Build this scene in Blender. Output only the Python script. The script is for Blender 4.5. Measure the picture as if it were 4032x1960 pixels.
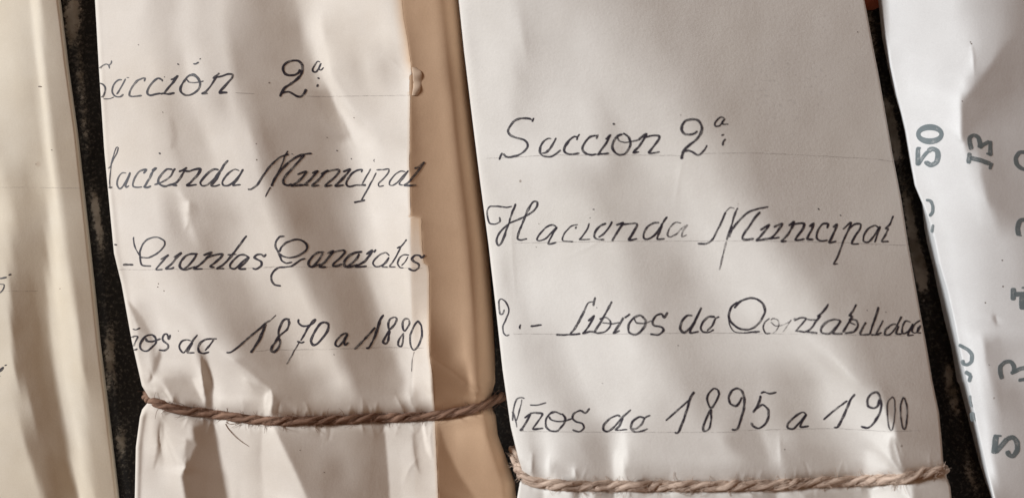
import bpy, math, random
import numpy as np
from mathutils import Vector, Matrix

random.seed(7); rng = np.random.RandomState(11)
for o in list(bpy.data.objects): bpy.data.objects.remove(o, do_unlink=True)
scene = bpy.context.scene
C = scene.collection

# ------------------------------------------------------------------ camera
K = 0.32 / 4032.0          # metres per photo pixel on the plane z = 0
D = 0.300                  # camera height over that plane
cam = bpy.data.cameras.new('camera'); co = bpy.data.objects.new('camera', cam); C.objects.link(co)
co.location = (0, 0, D); cam.sensor_width = 36; cam.lens = 36 * D / 0.32
cam.clip_start = 0.01; cam.clip_end = 10
cam.dof.use_dof = True; cam.dof.focus_distance = D - 0.002; cam.dof.aperture_fstop = 5.6
scene.camera = co
# ------------------------------------------------------------------ room light
w = bpy.data.worlds.new('World'); scene.world = w; w.use_nodes = True
w.node_tree.nodes['Background'].inputs[0].default_value = (0.158, 0.089, 0.053, 1)
w.node_tree.nodes['Background'].inputs[1].default_value = 1.0
ELEV, AZ = math.radians(30), math.radians(20)     # window to the left and a little above
LD = Vector((-math.cos(ELEV) * math.cos(AZ), math.cos(ELEV) * math.sin(AZ), math.sin(ELEV)))
def area(name, d, dist, size, power, col):
    l = bpy.data.lights.new(name, 'AREA'); l.shape = 'SQUARE'; l.size = size; l.energy = power; l.color = col
    o = bpy.data.objects.new(name, l); C.objects.link(o)
    o.location = Vector(d).normalized() * dist
    o.rotation_euler = (-Vector(d)).to_track_quat('-Z', 'Y').to_euler()
    return o
area('window_light', LD, 6.0, 1.3, 412, (0.95, 0.995, 1.02))
scene.view_settings.view_transform = 'Standard'; scene.view_settings.look = 'None'
scene.view_settings.exposure = 0; scene.view_settings.gamma = 1
scene.render.engine = 'CYCLES'

# ------------------------------------------------------------------ helpers
def W(px, py, z=0.0):
    f = K * (D - z) / D
    return ((px - 2016) * f, (980 - py) * f, z)
def Wn(px, py, z):
    f = K * (D - z) / D
    return np.stack([(px - 2016) * f, (980 - py) * f, z + 0 * px], -1)
def tag(o, label=None, cat=None, group=None, kind=None):
    if label: o['label'] = label
    if cat: o['category'] = cat
    if group: o['group'] = group
    if kind: o['kind'] = kind
    return o
def root(name, loc, label, cat, group=None):
    o = bpy.data.objects.new(name, None); C.objects.link(o); o.location = loc; o.empty_display_size = 0.01
    return tag(o, label, cat, group)
def link(name, me, mat, parent=None):
    o = bpy.data.objects.new(name, me); C.objects.link(o)
    if mat: me.materials.append(mat)
    if parent:
        o.parent = parent
        if parent.type == 'EMPTY': o.matrix_parent_inverse = Matrix.Translation(-Vector(parent.location))
    return o
def np_mesh(name, verts, faces, smooth=True):
    me = bpy.data.meshes.new(name)
    verts = np.asarray(verts, dtype=np.float32).reshape(-1, 3); faces = np.asarray(faces, dtype=np.int32)
    me.vertices.add(len(verts)); me.vertices.foreach_set('co', verts.ravel())
    n = faces.shape[1]
    me.loops.add(faces.size); me.loops.foreach_set('vertex_index', faces.ravel())
    me.polygons.add(len(faces)); me.polygons.foreach_set('loop_start', np.arange(len(faces), dtype=np.int32) * n)
    me.update(calc_edges=True)
    me.polygons.foreach_set('use_smooth', np.full(len(faces), smooth))
    return me
def grid_faces(nr, nc, off=0, closed=False):
    r = np.arange(nr - 1)[:, None]; c = np.arange(nc if closed else nc - 1)[None, :]; c2 = (c + 1) % nc
    return np.stack([r * nc + c, (r + 1) * nc + c, (r + 1) * nc + c2, r * nc + c2], -1).reshape(-1, 4) + off
def poly(pts):
    a = np.array(pts, float); k0 = (a[1, 0] - a[0, 0]) / (a[1, 1] - a[0, 1]); k1 = (a[-1, 0] - a[-2, 0]) / (a[-1, 1] - a[-2, 1])
    return lambda y: np.interp(y, a[:, 1], a[:, 0]) + k0 * np.minimum(np.asarray(y) - a[0, 1], 0) + k1 * np.maximum(np.asarray(y) - a[-1, 1], 0)
def blur1(a, s, axis):
    if s <= 0: return a
    n = int(3 * s) + 1; k = np.exp(-0.5 * (np.arange(-n, n + 1) / s) ** 2); k /= k.sum()
    a = np.moveaxis(a, axis, 0); p = np.concatenate([np.repeat(a[:1], n, 0), a, np.repeat(a[-1:], n, 0)])
    out = sum(k[i] * p[i:i + len(a)] for i in range(2 * n + 1))
    return np.moveaxis(out, 0, axis)
def rnd(shape, sx, sy):
    a = blur1(blur1(rng.randn(*shape), sy, 0), sx, 1); return a / a.std()

# ------------------------------------------------------------------ materials
def mat(name):
    m = bpy.data.materials.new(name); m.use_nodes = True; nt = m.node_tree; nt.nodes.clear()
    out = nt.nodes.new('ShaderNodeOutputMaterial'); b = nt.nodes.new('ShaderNodeBsdfPrincipled')
    nt.links.new(b.outputs[0], out.inputs[0]); return m, nt, b, out
def node(nt, t, **kw):
    n = nt.nodes.new(t)
    for k, v in kw.items(): setattr(n, k, v)
    return n
def noise(nt, co, scale, detail=3, rough=0.55):
    n = node(nt, 'ShaderNodeTexNoise'); n.inputs['Scale'].default_value = scale
    n.inputs['Detail'].default_value = detail; n.inputs['Roughness'].default_value = rough
    nt.links.new(co, n.inputs['Vector']); return n.outputs[0]
def ramp(nt, src, stops):
    r = node(nt, 'ShaderNodeValToRGB'); e = r.color_ramp.elements
    e[0].position, e[0].color = stops[0][0], (*stops[0][1], 1); e[1].position, e[1].color = stops[-1][0], (*stops[-1][1], 1)
    for p, c in stops[1:-1]:
        q = e.new(p); q.color = (*c, 1)
    nt.links.new(src, r.inputs[0]); return r.outputs[0]
def mixc(nt, f, a, b, mode='MIX'):
    n = node(nt, 'ShaderNodeMix', data_type='RGBA', blend_type=mode)
    for s, v in ((n.inputs[0], f), (n.inputs[6], a), (n.inputs[7], b)):
        if isinstance(v, (int, float)): s.default_value = v
        elif isinstance(v, tuple): s.default_value = (*v, 1)
        else: nt.links.new(v, s)
    return n.outputs[2]
def math_(nt, op, a, b=0.0, clamp=False):
    n = node(nt, 'ShaderNodeMath', operation=op, use_clamp=clamp)
    for i, v in ((0, a), (1, b)):
        if isinstance(v, (int, float)): n.inputs[i].default_value = v
        else: nt.links.new(v, n.inputs[i])
    return n.outputs[0]
def spot(nt, co, px, py, z, r, soft):
    """mask of a round stain at a place on the sheet"""
    v = node(nt, 'ShaderNodeVectorMath', operation='DISTANCE'); nt.links.new(co, v.inputs[0]); v.inputs[1].default_value = W(px, py, z)
    m = node(nt, 'ShaderNodeMapRange', interpolation_type='SMOOTHSTEP'); nt.links.new(v.outputs['Value'], m.inputs[0])
    m.inputs[1].default_value = r * K; m.inputs[2].default_value = (r + soft) * K; m.inputs[3].default_value = 1; m.inputs[4].default_value = 0
    return m.outputs[0]
def paper(name, col, warm, stains=(), smudge=None, bump=0.35):
    m, nt, b, out = mat(name); tc = node(nt, 'ShaderNodeTexCoord').outputs['Object']
    big = noise(nt, tc, 22, 4, 0.6); mid = noise(nt, tc, 160, 4, 0.6); fine = noise(nt, tc, 2600, 3, 0.7); grain = noise(nt, tc, 1100, 5, 0.75)
    c = ramp(nt, big, [(0.32, warm), (0.62, col)])
    c = mixc(nt, 0.20, c, ramp(nt, mid, [(0.3, tuple(x * 0.80 for x in warm)), (0.7, col)]))
    c = mixc(nt, 0.24, c, ramp(nt, fine, [(0.25, tuple(x * 0.72 for x in col)), (0.75, tuple(min(1, x * 1.08) for x in col))]))
    tan_mask = node(nt, 'ShaderNodeAttribute', attribute_name='tan_and_shade').outputs['Fac']
    c = mixc(nt, tan_mask, c, ramp(nt, mid, [(0.3, (0.62, 0.435, 0.29)), (0.7, (0.68, 0.49, 0.335))]))  # tan of strip and flap, plus shade painted at the sheet's bend
    # scattered fly specks and foxing
    vo = node(nt, 'ShaderNodeTexVoronoi'); vo.inputs['Scale'].default_value = 130; nt.links.new(tc, vo.inputs['Vector'])
    pick = math_(nt, 'GREATER_THAN', noise(nt, tc, 75, 1), 0.66)
    sp = math_(nt, 'MULTIPLY', math_(nt, 'LESS_THAN', vo.outputs['Distance'], 0.055), pick)
    c = mixc(nt, math_(nt, 'MULTIPLY', sp, 0.55), c, (0.16, 0.10, 0.06))
    for (px, py, z, r, soft, colr, a) in stains:
        c = mixc(nt, math_(nt, 'MULTIPLY', spot(nt, tc, px, py, z, r, soft), a), c, colr)
    if smudge:
        dots = math_(nt, 'GREATER_THAN', noise(nt, tc, 900, 2, 0.5), 0.63); band = math_(nt, 'GREATER_THAN', noise(nt, tc, 90, 2), 0.52)
        msk = spot(nt, tc, *smudge)
        c = mixc(nt, math_(nt, 'MULTIPLY', math_(nt, 'MULTIPLY', math_(nt, 'MULTIPLY', dots, band), msk), 0.22), c, (0.2, 0.19, 0.19))
        c = mixc(nt, math_(nt, 'MULTIPLY', msk, math_(nt, 'MULTIPLY', mid, 0.12)), c, (0.45, 0.44, 0.44))
    nt.links.new(c, b.inputs['Base Color'])
    b.inputs['Roughness'].default_value = 0.62; b.inputs['Specular IOR Level'].default_value = 0.15
    bp = node(nt, 'ShaderNodeBump'); bp.inputs['Strength'].default_value = bump; bp.inputs['Distance'].default_value = 0.00015
    nt.links.new(grain, bp.inputs['Height']); nt.links.new(bp.outputs[0], b.inputs['Normal'])
    return m
BROWN = (0.30, 0.15, 0.07)
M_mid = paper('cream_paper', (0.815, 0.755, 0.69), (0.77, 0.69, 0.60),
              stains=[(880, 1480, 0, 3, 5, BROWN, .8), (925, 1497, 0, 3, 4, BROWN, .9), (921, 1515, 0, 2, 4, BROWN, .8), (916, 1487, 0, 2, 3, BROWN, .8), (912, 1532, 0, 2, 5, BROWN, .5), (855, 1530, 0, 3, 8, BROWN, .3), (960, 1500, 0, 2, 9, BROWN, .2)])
M_tan = paper('aged_folder_card', (0.68, 0.475, 0.32), (0.61, 0.41, 0.265))
M_right = paper('white_paper', (0.81, 0.78, 0.74), (0.765, 0.73, 0.675), smudge=(3030, 330, 0, 60, 420), bump=0.55)
M_left = paper('yellowed_paper', (0.785, 0.71, 0.595), (0.73, 0.625, 0.475), stains=[(140, 646, 0, 14, 12, (0.42, 0.26, 0.15), .5)])
M_far = paper('bluish_white_paper', (0.80, 0.80, 0.80), (0.77, 0.765, 0.76))

def ink(name, col, full, gaps, scale, thr=0.42):
    m, nt, b, out = mat(name); tc = node(nt, 'ShaderNodeTexCoord').outputs['Object']
    at = node(nt, 'ShaderNodeAttribute', attribute_name='across').outputs['Fac']
    n1 = noise(nt, tc, scale, 3, 0.6); n2 = noise(nt, tc, scale * 0.15, 2, 0.5)
    s = math_(nt, 'ADD', math_(nt, 'MULTIPLY', n1, 0.48), math_(nt, 'MULTIPLY', n2, 0.52))
    s = math_(nt, 'ADD', s, math_(nt, 'MULTIPLY', math_(nt, 'ABSOLUTE', at), 0.10))
    mr = node(nt, 'ShaderNodeMapRange'); nt.links.new(s, mr.inputs[0])
    mr.inputs[1].default_value = thr; mr.inputs[2].default_value = thr + 0.14; mr.inputs[3].default_value = gaps; mr.inputs[4].default_value = full
    tr = node(nt, 'ShaderNodeBsdfTransparent'); mx = node(nt, 'ShaderNodeMixShader')
    nt.links.new(mr.outputs[0], mx.inputs[0]); nt.links.new(tr.outputs[0], mx.inputs[1]); nt.links.new(b.outputs[0], mx.inputs[2]); nt.links.new(mx.outputs[0], out.inputs[0])
    b.inputs['Base Color'].default_value = (*col, 1); b.inputs['Roughness'].default_value = 0.5; b.inputs['Specular IOR Level'].default_value = 0.3
    return m
INK = ink('ballpoint_ink', (0.036, 0.031, 0.043), 0.95, 0.46, 2600)
INK_F = ink('faded_ballpoint_ink', (0.055, 0.045, 0.055), 0.80, 0.22, 2600, 0.46)
PENCIL = ink('pencil_line', (0.20, 0.17, 0.16), 0.34, 0.04, 1500, 0.44)
PRINT = ink('stamped_ink', (0.18, 0.22, 0.235), 0.84, 0.42, 3200, 0.40)
SPECK = ink('speck', (0.10, 0.06, 0.035), 0.85, 0.6, 2600)

def twine_mat(name, a, b_):
    m, nt, b, out = mat(name); uv = node(nt, 'ShaderNodeAttribute', attribute_name='along').outputs['Vector']
    fib = noise(nt, uv, 1.0, 5, 0.7)
    tc = node(nt, 'ShaderNodeTexCoord').outputs['Object']; big = noise(nt, tc, 180, 3)
    c = ramp(nt, fib, [(0.30, a), (0.55, b_), (0.78, tuple(min(1, x * 1.35) for x in b_))])
    c = mixc(nt, 0.35, c, ramp(nt, big, [(0.35, a), (0.7, b_)]))
    nt.links.new(c, b.inputs['Base Color']); b.inputs['Roughness'].default_value = 0.75; b.inputs['Specular IOR Level'].default_value = 0.2
    bp = node(nt, 'ShaderNodeBump'); bp.inputs['Strength'].default_value = 0.9; bp.inputs['Distance'].default_value = 0.00025
    nt.links.new(fib, bp.inputs['Height']); nt.links.new(bp.outputs[0], b.inputs['Normal'])
    return m
TW_DARK = twine_mat('brown_jute', (0.14, 0.075, 0.05), (0.36, 0.22, 0.155))
TW_PALE = twine_mat('pale_jute', (0.36, 0.26, 0.20), (0.68, 0.53, 0.43))

# ------------------------------------------------------------------ relief of the papers
def prof(s): 
    a = np.array([[float(v) for v in p.split(':')] for p in s.replace(';', ' ').split()]); return a[:, 0], a[:, 1]
def tone_map(rows, xs, ys, slant):
    """tone of the folded sheet at every place, from measured rows, following the run of the folds"""
    yk = np.array([r[0] for r in rows], float); P = [prof(r[1]) for r in rows]
    out = np.zeros((len(ys), len(xs)))
    for i, y in enumerate(ys):
        k = int(np.clip(np.searchsorted(yk, y) - 1, 0, len(yk) - 2)); t = float(np.clip((y - yk[k]) / (yk[k + 1] - yk[k]), 0, 1))
        s = slant(xs, y)
        a = np.interp(xs - s * (y - yk[k]) * (t > 0), *P[k]); b = np.interp(xs + s * (yk[k + 1] - y) * (t < 1), *P[k + 1])
        t = t * t * (3 - 2 * t) * 0.5 + t * 0.5
        out[i] = a * (1 - t) + b * t
    return out
def lin(g):
    g = g / 255.0; return np.where(g > 0.04045, ((g + 0.055) / 1.055) ** 2.4, g / 12.92)
STEP = 4
def relief(tone, gain=1.0, floor=0.10):
    """heights (in photo pixels) whose folds face the window as brightly as the tones say"""
    T = np.clip((lin(tone) / gain - floor) / 0.76, 0.05, 0.985)
    p = math.cos(ELEV) * math.cos(AZ); q = math.cos(ELEV) * math.sin(AZ); s0 = math.sin(ELEV)
    H = None
    for lev, iters, cg in ((8, 4, 160), (4, 3, 120), (2, 3, 80), (1, 3, 70)):
        t = blur1(blur1(T, lev * 0.4 if lev > 1 else 0, 0), lev * 0.4 if lev > 1 else 0, 1)[::lev, ::lev]; st = STEP * lev
        if H is None: h = np.zeros_like(t)
        else:
            yy = np.clip(np.arange(t.shape[0]) / 2.0, 0, H.shape[0] - 1.001); xx = np.clip(np.arange(t.shape[1]) / 2.0, 0, H.shape[1] - 1.001)
            j, i = yy.astype(int), xx.astype(int); v, u = (yy - j)[:, None], (xx - i)[None]
            h = H[j][:, i] * (1 - u) * (1 - v) + H[j][:, i + 1] * u * (1 - v) + H[j + 1][:, i] * (1 - u) * v + H[j + 1][:, i + 1] * u * v
        wy, mu = 0.022, 6e-8
        def dx(a): return (a[:, 1:] - a[:, :-1])[:-1] / st
        def dy(a): return -(a[1:] - a[:-1])[:, :-1] / st       # up the picture is +y
        def dxT(g):
            o = np.zeros_like(h); o[:-1, 1:] += g; o[:-1, :-1] -= g; return o / st
        def dyT(g):
            o = np.zeros_like(h); o[1:, :-1] -= g; o[:-1, :-1] += g; return o / st
        def A(a):
            gx, gy = dx(a), dy(a); r = p * gx - q * gy
            return p * dxT(r) - q * dyT(r) + wy * dyT(gy) + mu * a
        tt = t[:-1, :-1]; hx0 = np.tan(np.arcsin(tt) - ELEV)
        for it in range(iters):
            gx, gy = (dx(h), dy(h)) if (it or H is not None) else (hx0, 0 * tt)
            r = tt * np.sqrt(1 + gx * gx + gy * gy) - s0
            rhs = p * dxT(r) - q * dyT(r)
            x = h.copy(); res = rhs - A(x); d = res.copy(); rs = (res * res).sum()
            for _ in range(cg):
                Ad = A(d); al = rs / (d * Ad).sum(); x += al * d; res -= al * Ad; rn = (res * res).sum()
                d = res + rn / rs * d; rs = rn
            h = x
        H = h
    gx, gy = dx(h), dy(h); pr = (p * gx - q * gy + s0) / np.sqrt(1 + gx * gx + gy * gy)
    print('relief fit', round(float(np.sqrt(np.mean((pr - tt) ** 2))), 4), 'height', int(np.ptp(h)))
    return h
def catmull(P, step=3.0):
    P = np.array(P, float)
    if len(P) == 1: P = np.array([P[0] - (1.2, 0.6), P[0] + (1.2, 0.6)])
    if len(P) == 2: 
        n = max(3, int(np.hypot(*(P[1] - P[0])) / step) + 1); return P[0] + (P[1] - P[0]) * np.linspace(0, 1, n)[:, None]
    Q = np.concatenate([[2 * P[0] - P[1]], P, [2 * P[-1] - P[-2]]]); out = []
    for i in range(1, len(Q) - 2):
        n = max(2, int(np.hypot(*(Q[i + 1] - Q[i])) / step)); t = np.linspace(0, 1, n, endpoint=False)[:, None]
        a, b, c, d = Q[i - 1], Q[i], Q[i + 1], Q[i + 2]
        k = 0.85
        out.append(b + k * 0.5 * (c - a) * t + (3 * (c - b) - k * (2 * 0.5 * (c - a) + 0.5 * (d - b))) * t * t + (2 * (b - c) + k * 0.5 * ((c - a) + (d - b))) * t ** 3)
    out.append(Q[-2][None]); return np.concatenate(out)
class Field:
    def __init__(s, x0, x1, rows, slant, z0, gain=1.0, second=None, edge=None, soft=0.8, floor=0.10, facets=()):
        s.xs = np.arange(x0, x1 + STEP, STEP, dtype=float); s.ys = np.arange(-80, 2040 + STEP, STEP, dtype=float)
        T = tone_map(rows, s.xs, s.ys, slant)
        if second is not None:
            T2 = tone_map(second, s.xs, s.ys, lambda x, y: 0.08 + 0 * x)
            e = edge(s.ys)[:, None]; T = np.where(s.xs[None] > e, T2, T)
        T = blur1(blur1(T, soft, 1), 1.3, 0)
        T = T + 0.30 * (T - blur1(blur1(T, 9, 1), 9, 0))
        XX, YY = np.meshgrid(s.xs, s.ys)
        for (ox, oy, sc, txt, tone, soft_) in facets:      # single folds and dents with hard borders
            P = np.array([[float(v) for v in q.split(',')] for q in txt.split()]) / sc + (ox, oy)
            ins = np.zeros(XX.shape, bool); Q = np.roll(P, 1, 0)
            for (xa, ya), (xb, yb) in zip(P, Q):
                if ya == yb: continue
                ins ^= ((YY < ya) != (YY < yb)) & (XX < (xb - xa) * (YY - ya) / (yb - ya) + xa)
            m = blur1(blur1(ins.astype(float), soft_, 1), soft_ * 1.4, 0); T = T * (1 - m) + tone * m
        s.h = relief(T, gain, floor); s.h -= np.median(s.h)
        X, Y = np.meshgrid(s.xs, s.ys)
        s.X, s.Y = X, Y
        s.h += rnd(X.shape, 9, 14) * 0.55 + rnd(X.shape, 3, 4) * 0.045
        s.z0 = z0
    def groove(s, line, depth, width):
        a = np.array(line, float); yc = np.interp(s.X, a[:, 0], a[:, 1]); d = s.Y - yc
        wob = 1.15 + 0.45 * np.clip(rnd(s.X.shape, 8, 40), -1.5, 1.5)
        s.h -= depth * wob * (np.exp(-0.5 * (d / width) ** 2) + 0.5 * np.exp(-np.abs(d) / (width * 3)))
    def crease(s, pts, amp, wd):
        c = catmull(pts, 4.0) if len(pts) > 2 else np.linspace(pts[0], pts[1], 30)
        n = len(c); x0, x1, y0, y1 = c[:, 0].min() - 60, c[:, 0].max() + 60, c[:, 1].min() - 60, c[:, 1].max() + 60
        J = slice(*np.searchsorted(s.ys, [y0, y1])); I = slice(*np.searchsorted(s.xs, [x0, x1])); X, Y = s.X[J, I], s.Y[J, I]
        best = np.full(X.shape, 1e9); am = np.zeros(X.shape)
        for k, (a, b) in enumerate(c):
            d = np.hypot(X - a, Y - b); m = d < best; best = np.where(m, d, best); am = np.where(m, math.sin(math.pi * (k + 0.5) / n) ** 0.6, am)
        s.h[J, I] += amp * am * np.exp(-(best / wd))
    def px(s, x, y):
        fx = np.clip((np.asarray(x, float) - s.xs[0]) / STEP, 0, len(s.xs) - 1.001); fy = np.clip((np.asarray(y, float) - s.ys[0]) / STEP, 0, len(s.ys) - 1.001)
        i, j = fx.astype(int), fy.astype(int); u, v = fx - i, fy - j
        return (s.h[j, i] * (1 - u) * (1 - v) + s.h[j, i + 1] * u * (1 - v) + s.h[j + 1, i] * (1 - u) * v + s.h[j + 1, i + 1] * u * v)
    def z(s, x, y): return s.z0 + s.px(x, y) * K
def puckers(F, line, x0, x1, n, amp):
    a = np.array(line, float)
    for _ in range(n):
        x = rng.uniform(x0, x1); y = float(np.interp(x, a[:, 0], a[:, 1])); sd = rng.choice([-1, 1]); L = rng.uniform(22, 75); lean = rng.uniform(-0.35, 0.35)
        P = [(x, y + sd * 8), (x + lean * L * 0.4, y + sd * (8 + L * 0.5)), (x + lean * L, y + sd * (8 + L))]
        F.crease(P, amp * rng.uniform(0.4, 1.2) * rng.choice([1, 1, -1]), rng.uniform(5, 8))
def sheet(name, F, xl, xr, mat_, parent, rl=10, rr=8, lift=0.0, y0=-520, y1=2480, left_skirt=((0.0006, -0.004), (0.003, -0.019)), right_skirt=((-0.0006, -0.004), (-0.003, -0.019)), rdep=1.0, wall=None, bottom=-0.0108, thin=False, dens=4.0):
    ys = np.arange(y0, y1 + 4, 4.0); n = int(max(xr(ys) - xl(ys)) / dens) + 2
    u = np.linspace(0, 1, n)[None]; L = xl(ys)[:, None]; R = xr(ys)[:, None]; X = L + (R - L) * u; Y = ys[:, None] + 0 * X
    def rd(d, r): d = np.minimum(np.maximum(d, 0), r); return r - np.sqrt(np.maximum(r * r - (r - d) ** 2, 0))
    Z = F.z(X, Y) + lift - (rd(X - L, rl) * K if rl else 0) - ((rdep * rd(R - X, rr) if np.isscalar(rr) else rdep * rr * np.clip(1 - (R - X) / rr, 0, 1) ** 3.2) * K if not np.isscalar(rr) or rr else 0)
    cols = [Wn(X, Y, Z)]; E0, E1 = cols[0][:, :1], cols[0][:, -1:]
    if thin:
        bk = Wn(X, Y, Z); bk[..., 2] -= 0.00018
        V = np.concatenate([cols[0], bk[:, ::-1]], 1)
        nr, nc = V.shape[:2]
        return F, link(name, np_mesh(name, V, grid_faces(nr, nc, closed=True)), mat_, parent)
    pre = []
    if wall is not None:
        wp, wz = wall
        for f in (1.0, 0.75, 0.5, 0.25):
            zz = Z[:, :1] + (wz - Z[:, :1]) * f; pre.append(Wn(L + (wp(ys)[:, None] - L) * f, ys[:, None], zz))
        E0 = pre[0]
    sk = []
    for (dx, dz) in reversed(left_skirt):
        q = E0.copy(); q[..., 0] += dx; q[..., 2] = np.maximum(q[..., 2] + dz, bottom); sk.append(q)
    post = []
    for (dx, dz) in right_skirt:
        q = E1.copy(); q[..., 0] += dx; q[..., 2] = np.maximum(q[..., 2] + dz, bottom); post.append(q)
    V = np.concatenate(sk + pre + cols + post, 1); nr, nc = V.shape[:2]
    return F, link(name, np_mesh(name, V, grid_faces(nr, nc, closed=False)), mat_, parent)

# ---- rows: y, "x:tone ..." along the middle bundle
rows_M = [
 (0, "380:200 400:212 550:212 614:190 670:190 733:205 797:195 869:198 925:175 1029:150 1109:150 1150:165 1181:195 1229:215 1269:222 1429:215 1509:212 1573:200 1620:190"),
 (130, "385:200 405:212 525:212 590:200 653:192 725:205 797:195 869:192 909:170 1029:150 1109:145 1173:150 1205:200 1229:218 1260:225 1284:205 1309:205 1429:210 1509:220 1589:208"),
 (270, "392:195 412:212 590:210 653:190 709:190 741:210 773:208 829:190 893:188 933:155 1045:148 1149:150 1220:165 1252:205 1290:224 1305:215 1333:200 1397:190 1445:205 1509:190 1557:200 1605:224"),
 (400, "398:175 422:205 510:212 613:190 670:180 701:185 765:200 800:195 869:178 909:190 949:168 1013:148 1109:145 1229:148 1290:152 1306:205 1325:226 1360:222 1397:200 1445:200 1509:210 1605:215"),
 (550, "405:175 428:215 590:208 653:192 685:175 709:180 789:182 829:205 909:208 981:195 1005:160 1045:135 1109:140 1229:142 1254:140 1317:150 1365:190 1397:215 1445:224 1493:212 1557:208 1605:205"),
 (700, "420:180 445:215 590:212 670:200 725:185 789:190 869:205 949:205 1013:195 1053:150 1109:135 1229:138 1269:135 1349:150 1397:190 1445:220 1605:218"),
 (850, "436:175 465:215 614:208 670:175 701:180 730:215 750:172 829:165 909:175 965:198 1045:205 1093:170 1149:135 1190:132 1293:135 1365:160 1429:200 1469:222 1608:220 1620:190 1665:190"),
 (1000, "450:180 480:212 590:212 670:190 733:175 829:160 909:180 973:205 1045:208 1109:200 1149:165 1197:140 1290:125 1370:135 1409:160 1449:200 1497:222 1609:222 1619:188 1665:190"),
 (1150, "482:180 512:218 600:218 680:208 743:190 799:165 879:155 959:160 1039:190 1119:205 1183:205 1239:155 1330:128 1409:128 1449:145 1481:195 1529:215 1612:222 1622:195 1690:195"),
 (1300, "512:190 532:212 550:165 592:190 640:218 719:215 799:205 855:180 919:150 999:145 1079:165 1159:190 1239:205 1279:190 1320:150 1370:132 1449:128 1481:140 1529:190 1593:212 1624:220 1634:205 1657:222 1700:222"),
 (1420, "540:195 584:205 608:160 628:205 704:210 770:212 785:165 807:145 822:205 879:205 919:190 975:155 1039:145 1119:145 1183:180 1263:200 1305:195 1335:165 1370:135 1433:132 1497:135 1545:150 1577:200 1617:218 1700:218"),
 (1500, "560:205 616:205 664:185 719:172 759:185 795:222 803:140 827:130 836:215 895:208 959:215 1007:190 1039:155 1119:145 1183:150 1263:170 1335:200 1365:185 1385:160 1405:140 1497:140 1577:160 1609:212 1641:215 1700:220"),
 (1560, "580:210 632:190 648:218 672:165 719:165 759:150 791:165 803:215 811:135 831:130 840:218 895:208 959:212 1031:205 1055:235 1071:165 1103:148 1199:145 1239:165 1319:175 1382:175 1418:145 1497:145 1561:150 1601:205 1633:170 1657:200 1700:218"),
 (1600, "600:205 664:180 759:150 807:170 831:135 847:200 919:195 975:175 1031:195 1051:220 1071:165 1199:148 1319:160 1394:155 1497:145 1561:148 1593:135 1625:180 1645:150 1681:170 1710:195"),
 (1690, "550:150 564:190 592:215 632:175 648:210 719:195 743:200 767:150 799:118 835:118 850:208 879:212 959:205 1023:190 1055:215 1090:212 1103:150 1199:150 1279:155 1370:150 1449:135 1505:135 1517:192 1609:190 1665:185 1681:205 1720:205"),
 (1760, "545:140 568:205 616:212 628:160 645:212 703:205 751:200 767:140 823:118 847:135 866:208 959:210 1023:190 1039:215 1087:220 1127:165 1199:150 1358:145 1449:128 1509:135 1521:188 1609:200 1637:170 1652:197 1720:205"),
 (1850, "542:145 560:195 608:195 656:215 703:215 717:200 727:140 799:118 855:125 879:185 911:208 959:205 1023:195 1039:215 1103:215 1143:170 1199:148 1319:135 1374:143 1449:130 1513:140 1537:192 1593:200 1641:185 1720:200"),
 (1960, "538:145 556:205 719:205 737:140 799:115 879:128 911:190 959:210 1023:200 1047:215 1119:212 1183:165 1279:140 1330:143 1449:130 1521:150 1545:197 1609:205 1730:200")]
rows_tan = [
 (0, "1560:190 1600:170 1680:178 1760:186 1795:150 1850:110"), (500, "1560:175 1625:140 1660:158 1720:172 1780:182 1840:135 1870:100"),
 (850, "1560:175 1625:145 1720:165 1830:180 1880:140 1905:100"), (1200, "1600:175 1695:150 1750:165 1850:188 1890:150 1920:115 1940:100"),
 (1400, "1640:115 1700:105 1760:125 1830:192 1880:165 1920:110"), (1500, "1640:115 1715:106 1800:112 1832:120 1850:195 1890:150 1930:105"),
 (1560, "1640:115 1715:115 1840:130 1870:200 1895:125 1940:105"), (1620, "1640:150 1715:150 1850:160 1900:150 1940:120"),
 (1700, "1650:175 1720:150 1800:195 1900:190 1950:172 1990:110"), (1850, "1650:165 1722:110 1790:168 1900:176 1980:140 2020:110"),
 (1960, "1650:140 1735:105 1850:160 1980:140 2040:110")]
Z1, Z2 = (354, 1262, 1.4864), (950, 0, 1.252)
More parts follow.
